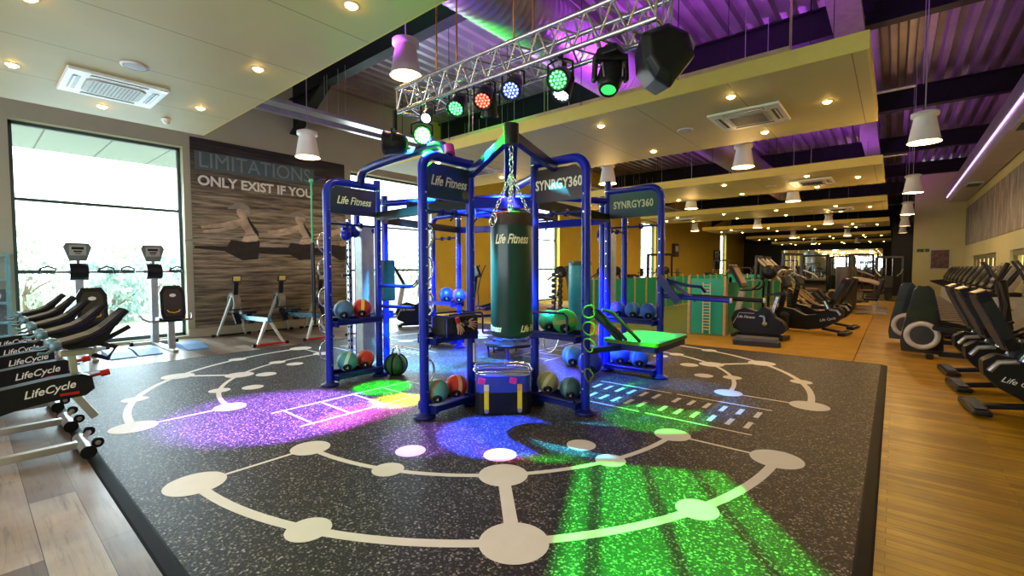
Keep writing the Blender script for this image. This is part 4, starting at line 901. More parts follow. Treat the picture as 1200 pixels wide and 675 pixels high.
# ------------------------------------------------------------ raft fittings
def ac_unit(x, y, lab, first=[None]):
    if first[0] is None:
        t = thing('ceiling_air_conditioner', lab, 'air conditioner', (0, 0, 0), 0, 'ceiling air conditioners')
        m = MB(); m.box((0, 0, -.018), (.92, .92, .036)); m.build('cover_frame', mWHITE, t, .012)
        m = MB(); m.prism([(-.27, -.2), (-.2, -.27), (.2, -.27), (.27, -.2), (.27, .2), (.2, .27), (-.2, .27), (-.27, .2)], -.05, -.03, 'z'); m.mat(1)
        for k in range(13): m.box((0, -.21+k*.035, -.0515), (.44, .008, .004))
        m.build('intake_grille', [M('grille_beige', (.42, .40, .33), .5), mDGREY], t)
        for k in range(4):
            a = k*PI/2; Q_ = Matrix.Rotation(a, 4, 'Z')
            m = MB(); m.box((0, .36, -.037), (.52, .07, .004), T=Q_); m.mat(1).box((0, .372, -.042), (.5, .02, .006), T=Q_); m.build('air_slot', [mBLACK, mWHITE], t)
        m = MB(); m.box((.405, .405, -.04), (.06, .06, .004)); m.build('corner_cap', mSILV, t)
        first[0] = t; f = True
    else: f = False
    return place(first[0], f, (x, y, 3.80), 0, lab)
names = ['nearest raft', 'second raft', 'third raft', 'fourth raft', 'fifth raft']
for k, (y0, y1) in enumerate(RAFTS[:5]):
    yc = (y0+y1)/2
    if k == 0: ac_unit(-7.33, yc+.12, 'white ceiling air conditioner in the nearest raft above the tall window')
    else: ac_unit(-1.68, yc, 'white ceiling air conditioner near the right end of the %s' % names[k]); ac_unit(-7.3, yc, 'white ceiling air conditioner near the left end of the %s' % names[k])
def disc(x, y, r, lab, first=[None]):
    if first[0] is None:
        t = thing('ceiling_speaker', lab, 'ceiling speaker', (0, 0, 0), 0, 'round ceiling speakers')
        MB().lathe([(.125, -.002), (.12, -.012), (.105, -.016)], None, 28).build('bezel', mWHITE, t); MB().lathe([(0, -.018), (.06, -.017), (.106, -.013)], None, 28).build('grille', M('grille_grey', (.5, .5, .5), .6), t)
        first[0] = t; f = True
    else: f = False
    place(first[0], f, (x, y, 3.80), 0, lab)
disc(-6.37, 1.27, .12, 'round white speaker in the nearest raft above the air conditioner')
for k in (1, 2, 3): disc(-2.62, sum(RAFTS[k])/2+.05, .12, 'round speaker beside the air conditioner in the %s' % names[k])
sd = thing('smoke_detector', 'small white smoke detector at the far left corner of the nearest raft', 'smoke detector', (-8.28, 2.0, 3.80))
MB().lathe([(.06, 0), (.06, -.02), (.045, -.03)], None, 20).build('base', mWHITE, sd); MB().lathe([(.045, -.03), (.042, -.055), (.02, -.065), (0, -.066)], None, 20).build('sensor_head', mWHITE, sd)

# recessed downlights
dl = [None]
def downlight(x, y, lab, grp, power=0):
    if dl[0] is None:
        t = thing('downlight', lab, 'downlight', (0, 0, 0), 0, grp)
        MB().lathe([(.062, -.001), (.06, -.008), (.046, -.009), (.044, -.002)], None, 20).build('trim_ring', mWHITE, t)
        MB().lathe([(0, -.034), (.03, -.028), (.05, -.010)], None, 20).build('bulb', mWARM, t)
        dl[0] = t; f = True
    else: f = False
    place(dl[0], f, (x, y, 3.80), 0, lab, grp)
    if power: lamp('downlight_beam', 'SPOT', (x, y, 3.765), power, (1, .56, .17), target=(x, y, 0), spot_size=R(120), spot_blend=.7, shadow_soft_size=.05)
ordn = ['first', 'second', 'third', 'fourth', 'fifth', 'sixth', 'seventh']
for k, (y0, y1) in enumerate(RAFTS):
    far = ['leftmost', 'second from the left', 'third from the left', 'second from the right', 'rightmost']
    xs = (-7.33, -5.43, -3.54, -1.67)
    rows = [(x, y1-.45-(.03 if k else 0), 'far edge', ('leftmost', 'second from the left', 'third from the left', 'rightmost')[i]) for i, x in enumerate(xs)]
    rows += [(x, y0+.46 if k else .42, 'near edge', ('leftmost', 'second from the left', 'third from the left', 'rightmost')[i]) for i, x in enumerate(xs)]
    rows += [(-.74, (y0+y1)/2, 'middle', 'right end'), (-8.26, (y0+y1)/2+.15, 'middle', 'left end')]
    for (x, y, e, w) in rows:
        pw = 0
        if k == 0: pw = 32
        elif k == 1: pw = 26
        elif k == 2: pw = 34 if e == 'near edge' or w == 'right end' else 20
        elif k == 3 and e == 'near edge': pw = 60
        elif k == 4 and e == 'near edge': pw = 90
        downlight(x, y, 'warm downlight in the %s raft from the camera, %s, %s' % (ordn[k], e, w), 'downlights in the %s raft' % ordn[k], pw)

# pendants
pd = [None]
def pendant(x, y, z, lab, power, glow=True):
    if pd[0] is None:
        t = thing('pendant_lamp', lab, 'pendant lamp', (0, 0, 0), 0, 'white conical pendant lamps')
        m = MB(); m.lathe([(.20, 0), (.19, .02), (.13, .36), (.135, .37), (.165, .375), (.165, .43), (.12, .45), (.06, .455)], None, 28); m.lathe([(.188, .005), (.122, .35), (0, .36)], None, 28); m.build('lamp_shade', M('white_shade', (.75, .72, .66), .45, var=.02), t)
        MB().lathe([(0, .05), (.10, .045), (.175, .03)], None, 24).build('diffuser', mWARMW, t)
        MB().cyl((0, 0, .45), (0, 0, 6.74 - z), .007, n=6).build('suspension_cord', mSILV, t)
        pd[0] = t; f = True
    else: f = False
    place(pd[0], f, (x, y, z), 0, lab)
    if power: lamp('pendant_beam', 'POINT', (x, y, z-.06), power*.55, (1, .62, .22), shadow_soft_size=.15)
PZ = 3.45
for (x, y, z, p, lab) in ((-4.78, 3.66, 4.02, 60, 'white pendant lamp nearest the camera, hanging over the left end of the truss'), (-7.75, 3.85, 3.50, 60, 'white pendant lamp hanging in front of the mural'),
        (.29, 9.2, PZ, 190, 'largest pendant lamp in the right-hand row, nearest the camera'), (.3, 15.2, PZ, 190, 'second pendant lamp from the camera in the right-hand row'), (.3, 21.3, PZ, 190, 'third pendant lamp from the camera in the right-hand row'), (.3, 27.2, PZ, 0, 'fourth pendant lamp from the camera in the right-hand row'), (.3, 32.6, PZ, 0, 'farthest pendant lamp but one in the right-hand row'), (.3, 38.5, PZ, 0, 'farthest pendant lamp in the right-hand row'),
        (-2.31, 9.79, 3.55, 100, 'pendant lamp between the second and third rafts, above the dip bars'), (-5.16, 9.66, 3.55, 100, 'pendant lamp between the second and third rafts, above the rig'),
        (-2.35, 15.75, 3.55, 110, 'pendant lamp between the third and fourth rafts, right one'), (-5.22, 15.52, 3.55, 110, 'pendant lamp between the third and fourth rafts, left one'), (-8.1, 15.5, 3.55, 150, 'pendant lamp between the third and fourth rafts nearest the left wall'), (-8.0, 9.7, 3.55, 130, 'pendant lamp between the second and third rafts nearest the left wall'),
        (-2.33, 25.0, 3.55, 120, 'pendant lamp between the fourth and fifth rafts, right one'), (-5.2, 25.0, 3.55, 120, 'pendant lamp between the fourth and fifth rafts, left one'), (-8.2, 25.0, 3.55, 200, 'pendant lamp between the fourth and fifth rafts nearest the left wall'),
        (-2.3, 35.2, 3.55, 150, 'pendant lamp between the fifth and sixth rafts, right one'), (-5.2, 35.2, 3.55, 150, 'pendant lamp between the fifth and sixth rafts, left one'), (-2.3, 45.2, 3.55, 0, 'pendant lamp between the two farthest rafts, right one'), (-5.2, 45.2, 3.55, 150, 'pendant lamp between the two farthest rafts, left one')):
    pendant(x, y, z, lab, p)
    if z in (4.02, 3.50) or x == .3 and y > 38: pd[0] = None
lamp('far_gallery_light', 'AREA', (-5, 30, 3.7), 420, (1, .72, .36), target=(-5, 30, 0), shape='RECTANGLE', size=6, size_y=18)
# ------------------------------------------------------------ row of stationary cycles along the near left edge
def cycle_proto():
    t = thing('exercise_bike', 'x', 'exercise bike', (0, 0, 0), 0, 'exercise bikes along the left edge of the mat')
    m = MB(); m.beam((0, -1.05, .075), (0, .56, .075), .07, .06); m.cyl((-.27, -1.05, .05), (.27, -1.05, .05), .035, n=12); m.build('floor_rail', mSILV, t, .006)
    m = MB(); m.cyl((-.25, .60, .062), (.25, .60, .062), .048, n=16); m.mat(1)
    for s in (-1, 1): m.cyl((s*.25, .60, .062), (s*.262, .60, .062), .055, n=16)
    m.build('front_roller', [mSILV, mBLACK], t)
    for s in (-1, 1):
        m = MB(); m.cyl((s*.20, .665, .12), (s*.225, .665, .12), .042, n=16); m.mat(1).cyl((s*.226, .665, .12), (s*.23, .665, .12), .02, n=12); w = m.build('transport_wheel', [mBLACK, mSILV], t)
        MB().beam((s*.15, .62, .08), (s*.20, .665, .12), .03, .03).build('wheel_bracket', mSILV, w)
    fr = [(-.72, .56), (-.3, .60), (.1, .645), (.42, .69), (.60, .70), (.665, .67), (.68, .56), (.62, .51), (.40, .50), (.20, .47), (.06, .43), (.0, .26), (-.08, .17), (-.30, .13), (-.55, .2), (-.66, .36)]
    m = MB(); m.prism(fr, -.07, .07, 'x'); f = m.build('frame_cover', mBLACK, t, .014)
    for s in (1, -1):
        TT = frame((s*.072, .40, .60), (0, s*1, .14*s), (0, -.14, 1)); text('LifeCycle', .088, mTEXT, TT, f, shear=.35, sx=.95, bold=.001)
        m = MB(); TT = Matrix.Translation((s*.072, .52, .545)); m.box((0, 0, 0), (.004, .12, .022), T=TT); m.build('red_badge', mRED, f)
    m = MB(); m.lathe([(.05, -.02), (.24, -.018), (.245, 0), (.24, .018), (.05, .02)], Matrix.Translation((0, -.28, .34)) @ Matrix.Rotation(PI/2, 4, 'Y'), 28); m.lathe([(.16, .075), (.19, .08), (.2, .072)], Matrix.Translation((0, -.28, .34)) @ Matrix.Rotation(PI/2, 4, 'Y'), 28); m.build('flywheel_disc', mSILV, f)
    MB().beam((0, .50, .62), (0, .68, .30), .10, .06).build('frame_leg', mSILV, t, .008); MB().beam((0, -.15, .1), (0, -.32, .5), .1, .07).build('frame_leg', mSILV, t, .008)
    m = MB(); m.beam((0, .56, .68), (0, .54, .98), .06, .05); m.build('head_post', mALU, t, .006)
    m = MB(); m.cyl((0, .66, .66), (0, .73, .67), .014, n=8); m.cyl((0, .73, .67), (0, .79, .68), .030, n=14); m.build('adjuster_knob', mRED, t)
    # handlebar: padded rests that run level and then rise forward in three ribs
    hb = MB()
    for x in (-.13, -.045, .045, .13): hb.tube([(x, .46, .97), (x, .54, .985), (x, .66, 1.02), (x*.95, .73, 1.06), (x*.85, .82, 1.14), (x*.75, .91, 1.23)], .026, 9)
    hb.prism([(.48, .945), (.66, .99), (.75, 1.05), (.88, 1.16), (.82, 1.09), (.74, .95), (.64, .93), (.52, .925)], -.13, .13, 'x')
    h = hb.build('handlebar', mBLACK, t)
    for x in (-.087, 0, .087): MB().tube([(x, .47, .992), (x, .66, 1.046), (x*.95, .74, 1.092), (x*.75, .90, 1.24)], .006, 5).build('rib_highlight', mSILV, h)  # thin silver rods stand in for reflections along the ribs
    for x in (-.13, .13): m = MB(); m.sphere((x, .445, .968), .042, 12, 8); m.tube([(x, .45, .96), (x*1.6, .38, .92), (x*1.7, .33, .93)], .013, 7); m.build('end_grip', M('teal_grey_rubber', (.10, .20, .22), .3), h)
    m = MB(); m.box((0, .58, .885), (.11, .22, .05)); m.build('slide_block', M('tan_metal', (.5, .46, .36), .35, .5), h, .008)
    m = MB(); m.tube([(0, .70, .95), (.02, .84, .90), (.02, .78, .80), (.0, .68, .85)], .022, 8); m.build('bottle_holder', mBLACK, h)
    m = MB(); m.tube([(.08, .74, .97), (.08, .93, 1.08)], .020, 8); m.build('side_prong', mBLACK, h)
    m = MB(); m.beam((0, -.50, .55), (0, -.56, .98), .05, .05); m.build('seat_post', mALU, t)
    m = MB(); m.prism([(-.70, .99), (-.46, 1.0), (-.30, .985), (-.30, 1.01), (-.45, 1.045), (-.66, 1.06), (-.72, 1.03)], -.075, .075, 'x'); m.build('saddle', mVINYL, t, .02)
    m = MB()
    for s in (-1, 1): m.beam((s*.10, -.05, .30), (s*.11, .02, .30 + s*.15), .02, .035); m.box((s*.16, .02, .30 + s*.16), (.09, .10, .025))
    m.build('crank_pedals', mDGREY, t)
    return t
cyp = cycle_proto()
for i, lab in enumerate(['nearest exercise bike at the lower left corner of the mat', 'second exercise bike from the camera along the mat edge', 'third exercise bike, middle of the left-hand row', 'fourth exercise bike from the camera in the left-hand row', 'farthest exercise bike of the left-hand row, nearest the tall window']):
    place(cyp, i == 0, (-5.42 - i*.98, .03, 0), 0, lab)

# ------------------------------------------------------------ arm ergometers in front of the tall window
def ergo_proto():
    t = thing('arm_ergometer', 'x', 'arm ergometer', (0, 0, 0), 0, 'arm ergometers at the tall window')
    m = MB(); m.beam((0, .05, 0), (0, .0, 1.45), .12, .16, (0, 1, 0)); m.build('column', M('grey_white_paint', (.42, .46, .48), .35), t, .015)
    m = MB(); m.beam((-.36, .1, .04), (.36, .1, .04), .08, .07); m.beam((0, .1, .03), (0, -1.45, .03), .09, .05); m.build('base_frame', mSILV, t, .008)
    m = MB(); m.cyl((-.36, .1, .04), (-.42, .1, .04), .045, n=12); m.cyl((.36, .1, .04), (.42, .1, .04), .045, n=12); m.build('foot_caps', mBLACK, t)
    m = MB(); m.cyl((-.13, 0, 1.55), (.13, 0, 1.55), .165, n=26); m.build('flywheel_hub', mBLACK, t, .015)
    m = MB(); m.cyl((-.30, 0, 1.55), (.30, 0, 1.55), .028, n=12); m.build('crank_shaft', mALU, t)
    for s in (-1, 1):
        m = MB(); m.beam((s*.28, 0, 1.55), (s*.29, -.08*s, 1.58 + .04*s), .03, .04); m.tube([(s*.29, -.08*s, 1.60), (s*.40, -.08*s, 1.66), (s*.50, -.06*s, 1.62), (s*.53, -.02*s, 1.52)], .016, 8); m.build('hand_crank', mBLACK, t)
    m = MB(); m.beam((0, .0, 1.68), (0, .0, 1.80), .05, .05); m.prism([(-.12, 1.76), (.12, 1.76), (.20, 2.02), (.16, 2.10), (-.16, 2.10), (-.20, 2.02)], -.02, .13, 'y'); c = m.build('console', M('console_grey', (.16, .18, .17), .4), t, .02)
    m = MB(); m.box((0, -.024, 1.96), (.24, .006, .19)); c2 = m.build('console_face', M('console_face', (.42, .42, .38), .4), c)
    m = MB(); m.box((0, -.03, 2.0), (.17, .004, .05)); m.box((0, -.03, 1.94), (.12, .004, .03)); m.box((0, -.03, 1.90), (.08, .004, .015)); m.build('display', mBLACK, c)
    m = MB(); m.beam((0, -1.17, .05), (0, -1.15, .58), .11, .09, (0, 1, 0)); m.build('seat_post', mSILV, t, .01)
    m = MB(); m.prism(rrect(.40, .40, .08), .58, .66, 'z', Matrix.Translation((0, -1.08, 0))); m.build('seat', mVINYL, t, .02)
    Q_ = Matrix.Translation((0, -1.30, .95)) @ Matrix.Rotation(R(-8), 4, 'X')
    bk = [(-.17, -.32), (.17, -.32), (.20, -.2), (.20, .2), (.13, .33), (-.13, .33), (-.20, .2), (-.20, -.2)]
    m = MB(); m.prism(bk, -.04, .04, 'y', Q_); b = m.build('backrest', mVINYL, t, .025)
    m = MB(); m.prism([(x*.72, z*.78) for x, z in bk], -.052, -.04, 'y', Q_); m.build('back_shell', M('brown_black_shell', (.03, .024, .018), .4), b, .006)
    m = MB(); m.lathe([(0, .002), (.042, 0)], Q_ @ Matrix.Translation((0, -.054, .14)) @ Matrix.Rotation(PI/2, 4, 'X') @ Matrix.Diagonal((1.25, .8, 1, 1)), 20); m.build('oval_badge', mWHITE, b)
    m = MB(); m.tube([Q_ @ Vector(p) for p in [(-.1, -.06, -.14), (-.085, -.075, -.175), (0, -.08, -.20), (.085, -.075, -.175), (.1, -.06, -.14)]], .010, 7); m.build('pull_handle', mYEL, b)
    for s in (-1, 1):
        m = MB(); m.tube([(s*.12, -1.22, .60), (s*.34, -1.16, .60), (s*.40, -1.0, .64), (s*.42, -.9, .70)], .018, 8); m.build('armrest_bar', M('red_grey_bar', (.25, .10, .12), .35), t)
        m = MB(); m.prism([(-1.45, 0), (-1.42, .02), (-1.0, .08), (-.55, .08), (-.52, 0)], s*.20, s*.56, 'x'); m.build('ramp', M('pale_blue_ramp', (.10, .24, .48), .5), t, .005)
    return t
erp = ergo_proto()
place(erp, True, (-12.0, 2.58, 0), R(90), 'arm ergometer with black seat near the right side of the tall window')
place(erp, False, (-11.95, 1.42, 0), R(90), 'arm ergometer partly hidden by the exercise bikes, left in the tall window')

# ------------------------------------------------------------ rowing machines under the mural
def rower_proto():
    t = thing('rowing_machine', 'x', 'rowing machine', (0, 0, 0), 0, 'rowing machines under the mural')
    # local: flywheel at y=0, rail runs toward -y
    mL = M('white_grey_leg', (.60, .62, .58), .35, .2)
    for s in (-1, 1): MB().beam((s*.04, -.05, 1.0), (s*.30, .20, .03), .05, .11, (0, 1, 0), .045, .06).build('front_leg', mL, t, .008)
    m = MB(); m.cyl((-.36, .2, .035), (.36, .2, .035), .022, n=8); m.cyl((-.36, .2, .035), (-.42, .2, .035), .035, n=10); m.cyl((.36, .2, .035), (.42, .2, .035), .035, n=10); m.build('front_foot', mBLACK, t)
    m = MB(); m.cyl((-.07, 0, .80), (.07, 0, .80), .24, n=30); m.build('flywheel_housing', M('flywheel_grey', (.30, .28, .22), .4, .3), t, .02)
    m = MB(); m.cyl((-.072, 0, .80), (-.085, 0, .80), .15, n=24); m.cyl((.072, 0, .80), (.085, 0, .80), .15, n=24); m.build('damper_disc', mDGREY, t)
    m = MB(); m.beam((0, -.10, .92), (0, -.16, 1.30), .10, .06, (0, 1, 0)); m.build('monitor_arm', mBLACK, t, .01)
    m = MB(); m.box((0, -.20, 1.37), (.20, .05, .17), (R(15), 0, 0)); mo = m.build('monitor', mDGREY, t, .012)
    m = MB(); m.box((0, -.228, 1.375), (.15, .006, .11), (R(15), 0, 0)); m.build('monitor_screen', M('yellow_screen', (.75, .62, .15), .4), mo)
    m = MB(); m.beam((0, -.08, .60), (0, -.55, .50), .10, .09); m.build('chain_box', mBLACK, t, .02)
    m = MB(); m.beam((0, -.5, .50), (0, -1.95, .53), .09, .10); m.build('rail', M('blue_steel_rail', (.18, .40, .52), .25, .7), t, .008)
    for s in (-1, 1): MB().box((s*.13, -.55, .48), (.13, .06, .30), (R(-42), 0, 0)).build('footplate', mBLACK, t, .01)
    m = MB(); m.prism(rrect(.32, .26, .07), .60, .66, 'z', Matrix.Translation((0, -.82, 0))); m.box((0, -.82, .58), (.12, .2, .06)); m.build('seat', mVINYL, t, .015)
    m = MB(); m.tube([(-.24, -.34, .66), (-.12, -.31, .665), (.12, -.31, .665), (.24, -.34, .66)], .016, 8); m.build('pull_handle', mDGREY, t)
    for s in (-1, 1): MB().beam((s*.04, -1.86, .50), (s*.26, -1.98, .04), .045, .085, (0, 1, 0), .04, .05).build('rear_leg', mL, t, .006)
    m = MB(); m.cyl((-.30, -1.98, .035), (.30, -1.98, .035), .024, n=10); m.mat(1).cyl((-.36, -1.98, .035), (-.30, -1.98, .035), .034, n=10).cyl((.30, -1.98, .035), (.36, -1.98, .035), .034, n=10); m.build('rear_foot', [mRED, mBLACK], t)
    return t
rwp = rower_proto()
for i, lab in enumerate(['rowing machine nearest the tall window, under the printed rower', 'middle rowing machine under the mural', 'rowing machine partly hidden behind the left pod of the rig']):
    place(rwp, i == 0, (-11.95, 4.08 + i*1.03, 0), R(90), lab)
sk = thing('storage_rack', 'pale cyan steel storage rack at the far left against the wall', 'rack', (-12.2, .12, 0))
m = MB()
for (x, y) in ((-.2, -.4), (-.2, .4), (.2, -.4), (.2, .4)): m.beam((x, y, 0), (x, y, 1.9), .05, .05)
m.build('upright_frame', M('cyan_steel', (.25, .5, .55), .35, .3), sk)
for z in (.15, .4, .65, 1.0, 1.4, 1.85): MB().box((0, 0, z), (.42, .8, .03)).build('shelf', MATS['cyan_steel'], sk)
tag(MB().sphere((-12.05, .3, 1.135), .12, 16, 10).build('exercise_ball', M('dark_red_ball', (.2, .02, .04), .5)), 'dark red ball on the cyan storage rack', 'ball')
# ------------------------------------------------------------ generic gym machines (each placed as its own thing)
mPAD = mVINYL; mFR = M('graphite_frame', (.05, .048, .045), .4, .4); mFRS = M('bronze_silver_frame', (.42, .38, .32), .35, .6)
def upright_bike_proto():
    t = thing('upright_bike', 'x', 'exercise bike', (0, 0, 0), 0, 'black cardio machines beside the turf pen')
    body = [(-.42, .12), (.35, .10), (.55, .2), (.60, .42), (.52, .60), (.30, .68), (.05, .60), (-.10, .72), (-.22, .66), (-.30, .5), (-.48, .40), (-.55, .25)]
    m = MB(); m.prism(body, -.11, .11, 'x'); b = m.build('body_shell', mBLACK, t, .04, 3)
    for s in (-1, 1):
        m = MB(); m.lathe([(0, .03), (.05, .028), (.055, 0)], Matrix.Translation((s*.11, -.12, .34)) @ Matrix.Rotation(s*PI/2, 4, 'Y'), 20); m.beam((s*.14, -.12, .34), (s*.15, -.10+s*.02, .34-s*.17), .02, .04); m.box((s*.2, -.10, .34-s*.18), (.09, .1, .03)); m.build('crank', mALU, b)
        TT = frame((s*.112, .28, .47), (0, s, 0), (0, 0, 1)); text('Life Fitness', .085, mTEXT, TT, b, shear=.3)
        m = MB(); m.tube([(s*.112, .56, .30), (s*.113, .42, .56), (s*.112, .10, .56)], .008, 6); m.build('trim_line', mSILV, b)
    m = MB(); m.beam((0, .50, .55), (0, .40, 1.08), .10, .13, (0, 1, 0)); m.build('console_post', M('light_post', (.55, .5, .45), .4, .2), t, .02)
    m = MB(); m.box((0, .50, 1.40), (.40, .07, .58), (R(-28), 0, 0)); c = m.build('console', mBLACK, t, .02)
    m = MB(); m.box((0, .462, 1.42), (.30, .01, .4), (R(-28), 0, 0)); m.build('display', M('amber_display', (.35, .2, .08), .3), c)
    for s in (-1, 1): MB().tube([(s*.08, .42, 1.08), (s*.22, .30, 1.08), (s*.24, .12, 1.10), (s*.20, .0, 1.20), (s*.17, -.02, 1.28)], .022, 8).build('handlebar', mBLACK, t)
    m = MB(); m.beam((0, -.25, .6), (0, -.34, .95), .06, .06); m.build('seat_post', mALU, t)
    m = MB(); m.prism([(-.52, 1.0), (-.30, .98), (-.12, .97), (-.12, 1.0), (-.30, 1.04), (-.50, 1.08)], -.12, .12, 'x'); m.build('saddle', mPAD, t, .02)
    m = MB(); m.beam((-.28, .50, .05), (.28, .50, .05), .1, .08); m.beam((-.28, -.48, .05), (.28, -.48, .05), .1, .08); m.beam((0, .5, .06), (0, -.48, .06), .12, .08); m.build('base_frame', mBLACK, t, .015)
    return t
def recumbent_proto(grp):
    t = thing('recumbent_bike', 'x', 'recumbent bike', (0, 0, 0), 0, grp)
    fr = [(-.74, .44), (-.62, .30), (-.36, .14), (-.05, .07), (.70, .07), (.82, .2), (.80, .46), (.55, .60), (.30, .55), (.05, .42), (-.2, .46), (-.45, .62), (-.64, .66), (-.75, .58)]
    m = MB(); m.prism(fr, -.09, .09, 'x'); f = m.build('frame_shell', mBLACK, t, .035, 3)
    for s in (-1, 1): TT = frame((s*.092, -.44, .36), (0, s, -.25*s), (0, .25, 1)); text('Life Cycle', .085, mTEXT, TT, f, shear=.3)
    m = MB(); m.beam((-.33, -.78, .05), (.33, -.78, .05), .16, .08, h2=.05); m.beam((0, -.78, .06), (0, -.3, .12), .08, .06); m.build('floor_stabiliser', mBLACK, t, .02); MB().beam((-.3, .72, .05), (.3, .72, .05), .14, .08).build('floor_stabiliser', mBLACK, t, .02)
    m = MB(); m.prism(rrect(.50, .10, .03), .09, .10, 'z', Matrix.Translation((0, -.78, 0))); m.build('stabiliser_plate', M('steel_blue_plate', (.2, .25, .32), .25, .5), t)
    Q_ = Matrix.Translation((0, -.66, 1.03)) @ Matrix.Rotation(R(-24), 4, 'X').inverted()
    pf = [(-.15, -.34), (.15, -.34), (.21, -.2), (.20, .22), (.14, .34), (-.14, .34), (-.20, .22), (-.21, -.2)]
    m = MB(); m.prism(pf, -.05, .045, 'y', Q_); b = m.build('backrest', mPAD, t, .03, 3)
    m = MB(); m.prism([(x*.8, z*.85) for x, z in pf], -.065, -.05, 'y', Q_); m.build('back_shell', mDGREY, b, .01)
    m = MB(); m.prism(rrect(.44, .40, .1), .60, .69, 'z', Matrix.Translation((0, -.30, 0))); m.build('seat', mPAD, t, .03, 3)
    m = MB(); m.beam((0, -.45, .5), (0, -.50, .80), .12, .1); m.build('seat_carriage', mDGREY, t, .01)
    for s in (-1, 1):
        MB().tube([(s*.16, -.42, .66), (s*.29, -.36, .66), (s*.31, -.18, .72), (s*.31, -.05, .80)], .022, 9).build('side_handle', mBLACK, t)
        m = MB(); m.cyl((s*.22, -.48, .62), (s*.22, -.40, .80), .035, n=12); m.build('seat_lever', M('blue_silver', (.45, .58, .66), .2, .8), t)
        m = MB(); m.tube([(s*.095, -.70, .48), (s*.10, -.63, .58), (s*.095, -.48, .60)], .028, 9); m.build('joint_cover', mSILV, t)
        m = MB(); m.lathe([(0, .02), (.10, .018), (.11, 0)], Matrix.Translation((s*.09, .50, .38)) @ Matrix.Rotation(s*PI/2, 4, 'Y'), 22); m.beam((s*.12, .50, .38), (s*.13, .5+s*.1, .30), .02, .04); m.box((s*.2, .5+s*.12, .27), (.12, .06, .16)); m.build('pedal', mDGREY, t)
    m = MB(); m.beam((0, .62, .55), (0, .52, 1.12), .08, .12, (0, 1, 0)); m.build('console_post', mBLACK, t, .015)
    m = MB(); m.box((0, .50, 1.24), (.44, .08, .30), (R(-20), 0, 0)); c = m.build('console', mBLACK, t, .03)
    m = MB(); m.box((0, .455, 1.25), (.34, .01, .2), (R(-20), 0, 0)); m.build('display', M('dark_glass_display', (.05, .06, .07), .15), c)
    MB().tube([(-.25, .42, .98), (-.2, .5, 1.04), (.2, .5, 1.04), (.25, .42, .98)], .018, 8).build('front_handle', mBLACK, t)
    return t
def crosstrainer_proto(grp):
    t = thing('cross_trainer', 'x', 'cross trainer', (0, 0, 0), 0, grp)
    dome = [(-1.0, .10), (-.50, .08), (-.44, .16), (-.46, .5), (-.54, .95), (-.59, 1.20), (-.65, 1.27), (-.79, 1.27), (-.85, 1.20), (-.91, .9), (-.99, .5), (-1.02, .25)]
    m = MB(); m.prism(dome, -.15, .15, 'x'); d = m.build('drive_housing', M('glossy_black_shell', (.007, .008, .011), .15, coat=.5, spec=.5), t, .06, 4)
    for s in (-1, 1):
        Q_ = Matrix.Translation((s*.15, -.73, .40)) @ Matrix.Scale(.82, 4) @ Matrix.Rotation(s*PI/2, 4, 'Y')
        m = MB(); m.lathe([(.20, .015), (.215, .03), (.29, .03), (.305, .01), (.30, 0)], Q_, 36); m.build('grey_ring', M('ring_grey', (.52, .48, .42), .4, .2), d)
        m = MB(); m.lathe([(0, .022), (.02, .024), (.2, .018)], Q_, 30); m.build('ring_disc', mDGREY, d)
        m = MB(); m.beam((s*.22, -.60, .56), (s*.22, .35, .34), .05, .08); m.prism([(-.1, .34), (.42, .27), (.46, .34), (.42, .38), (-.1, .42)], s*.17, s*.33, 'x'); m.build('pedal_arm', mBLACK, t, .012)
        m = MB(); m.tube([(s*.24, .62, .35), (s*.26, .66, .9), (s*.25, .58, 1.25), (s*.22, .45, 1.55), (s*.20, .36, 1.70)], .022, 9); m.build('swing_handle', mDGREY, t)
        m = MB(); m.beam((s*.22, .35, .34), (s*.24, .64, .38), .04, .05); m.build('link', mALU, t)
    m = MB(); m.beam((0, -.5, .08), (0, .85, .08), .12, .09); m.beam((-.3, .82, .05), (.3, .82, .05), .1, .08); m.beam((-.25, -.62, .045), (.25, -.62, .045), .1, .09); m.build('base_frame', mBLACK, t, .015)
    m = MB(); m.beam((0, .78, .1), (0, .62, 1.35), .12, .14, (0, 1, 0)); m.build('console_mast', mBLACK, t, .02)
    m = MB(); m.box((0, .60, 1.50), (.52, .08, .40), (R(-22), 0, 0)); c = m.build('console', mBLACK, t, .03)
    m = MB(); m.box((0, .557, 1.51), (.36, .01, .24), (R(-22), 0, 0)); m.build('display', M('dark_glass_display', (.05, .06, .07), .15), c)
    return t
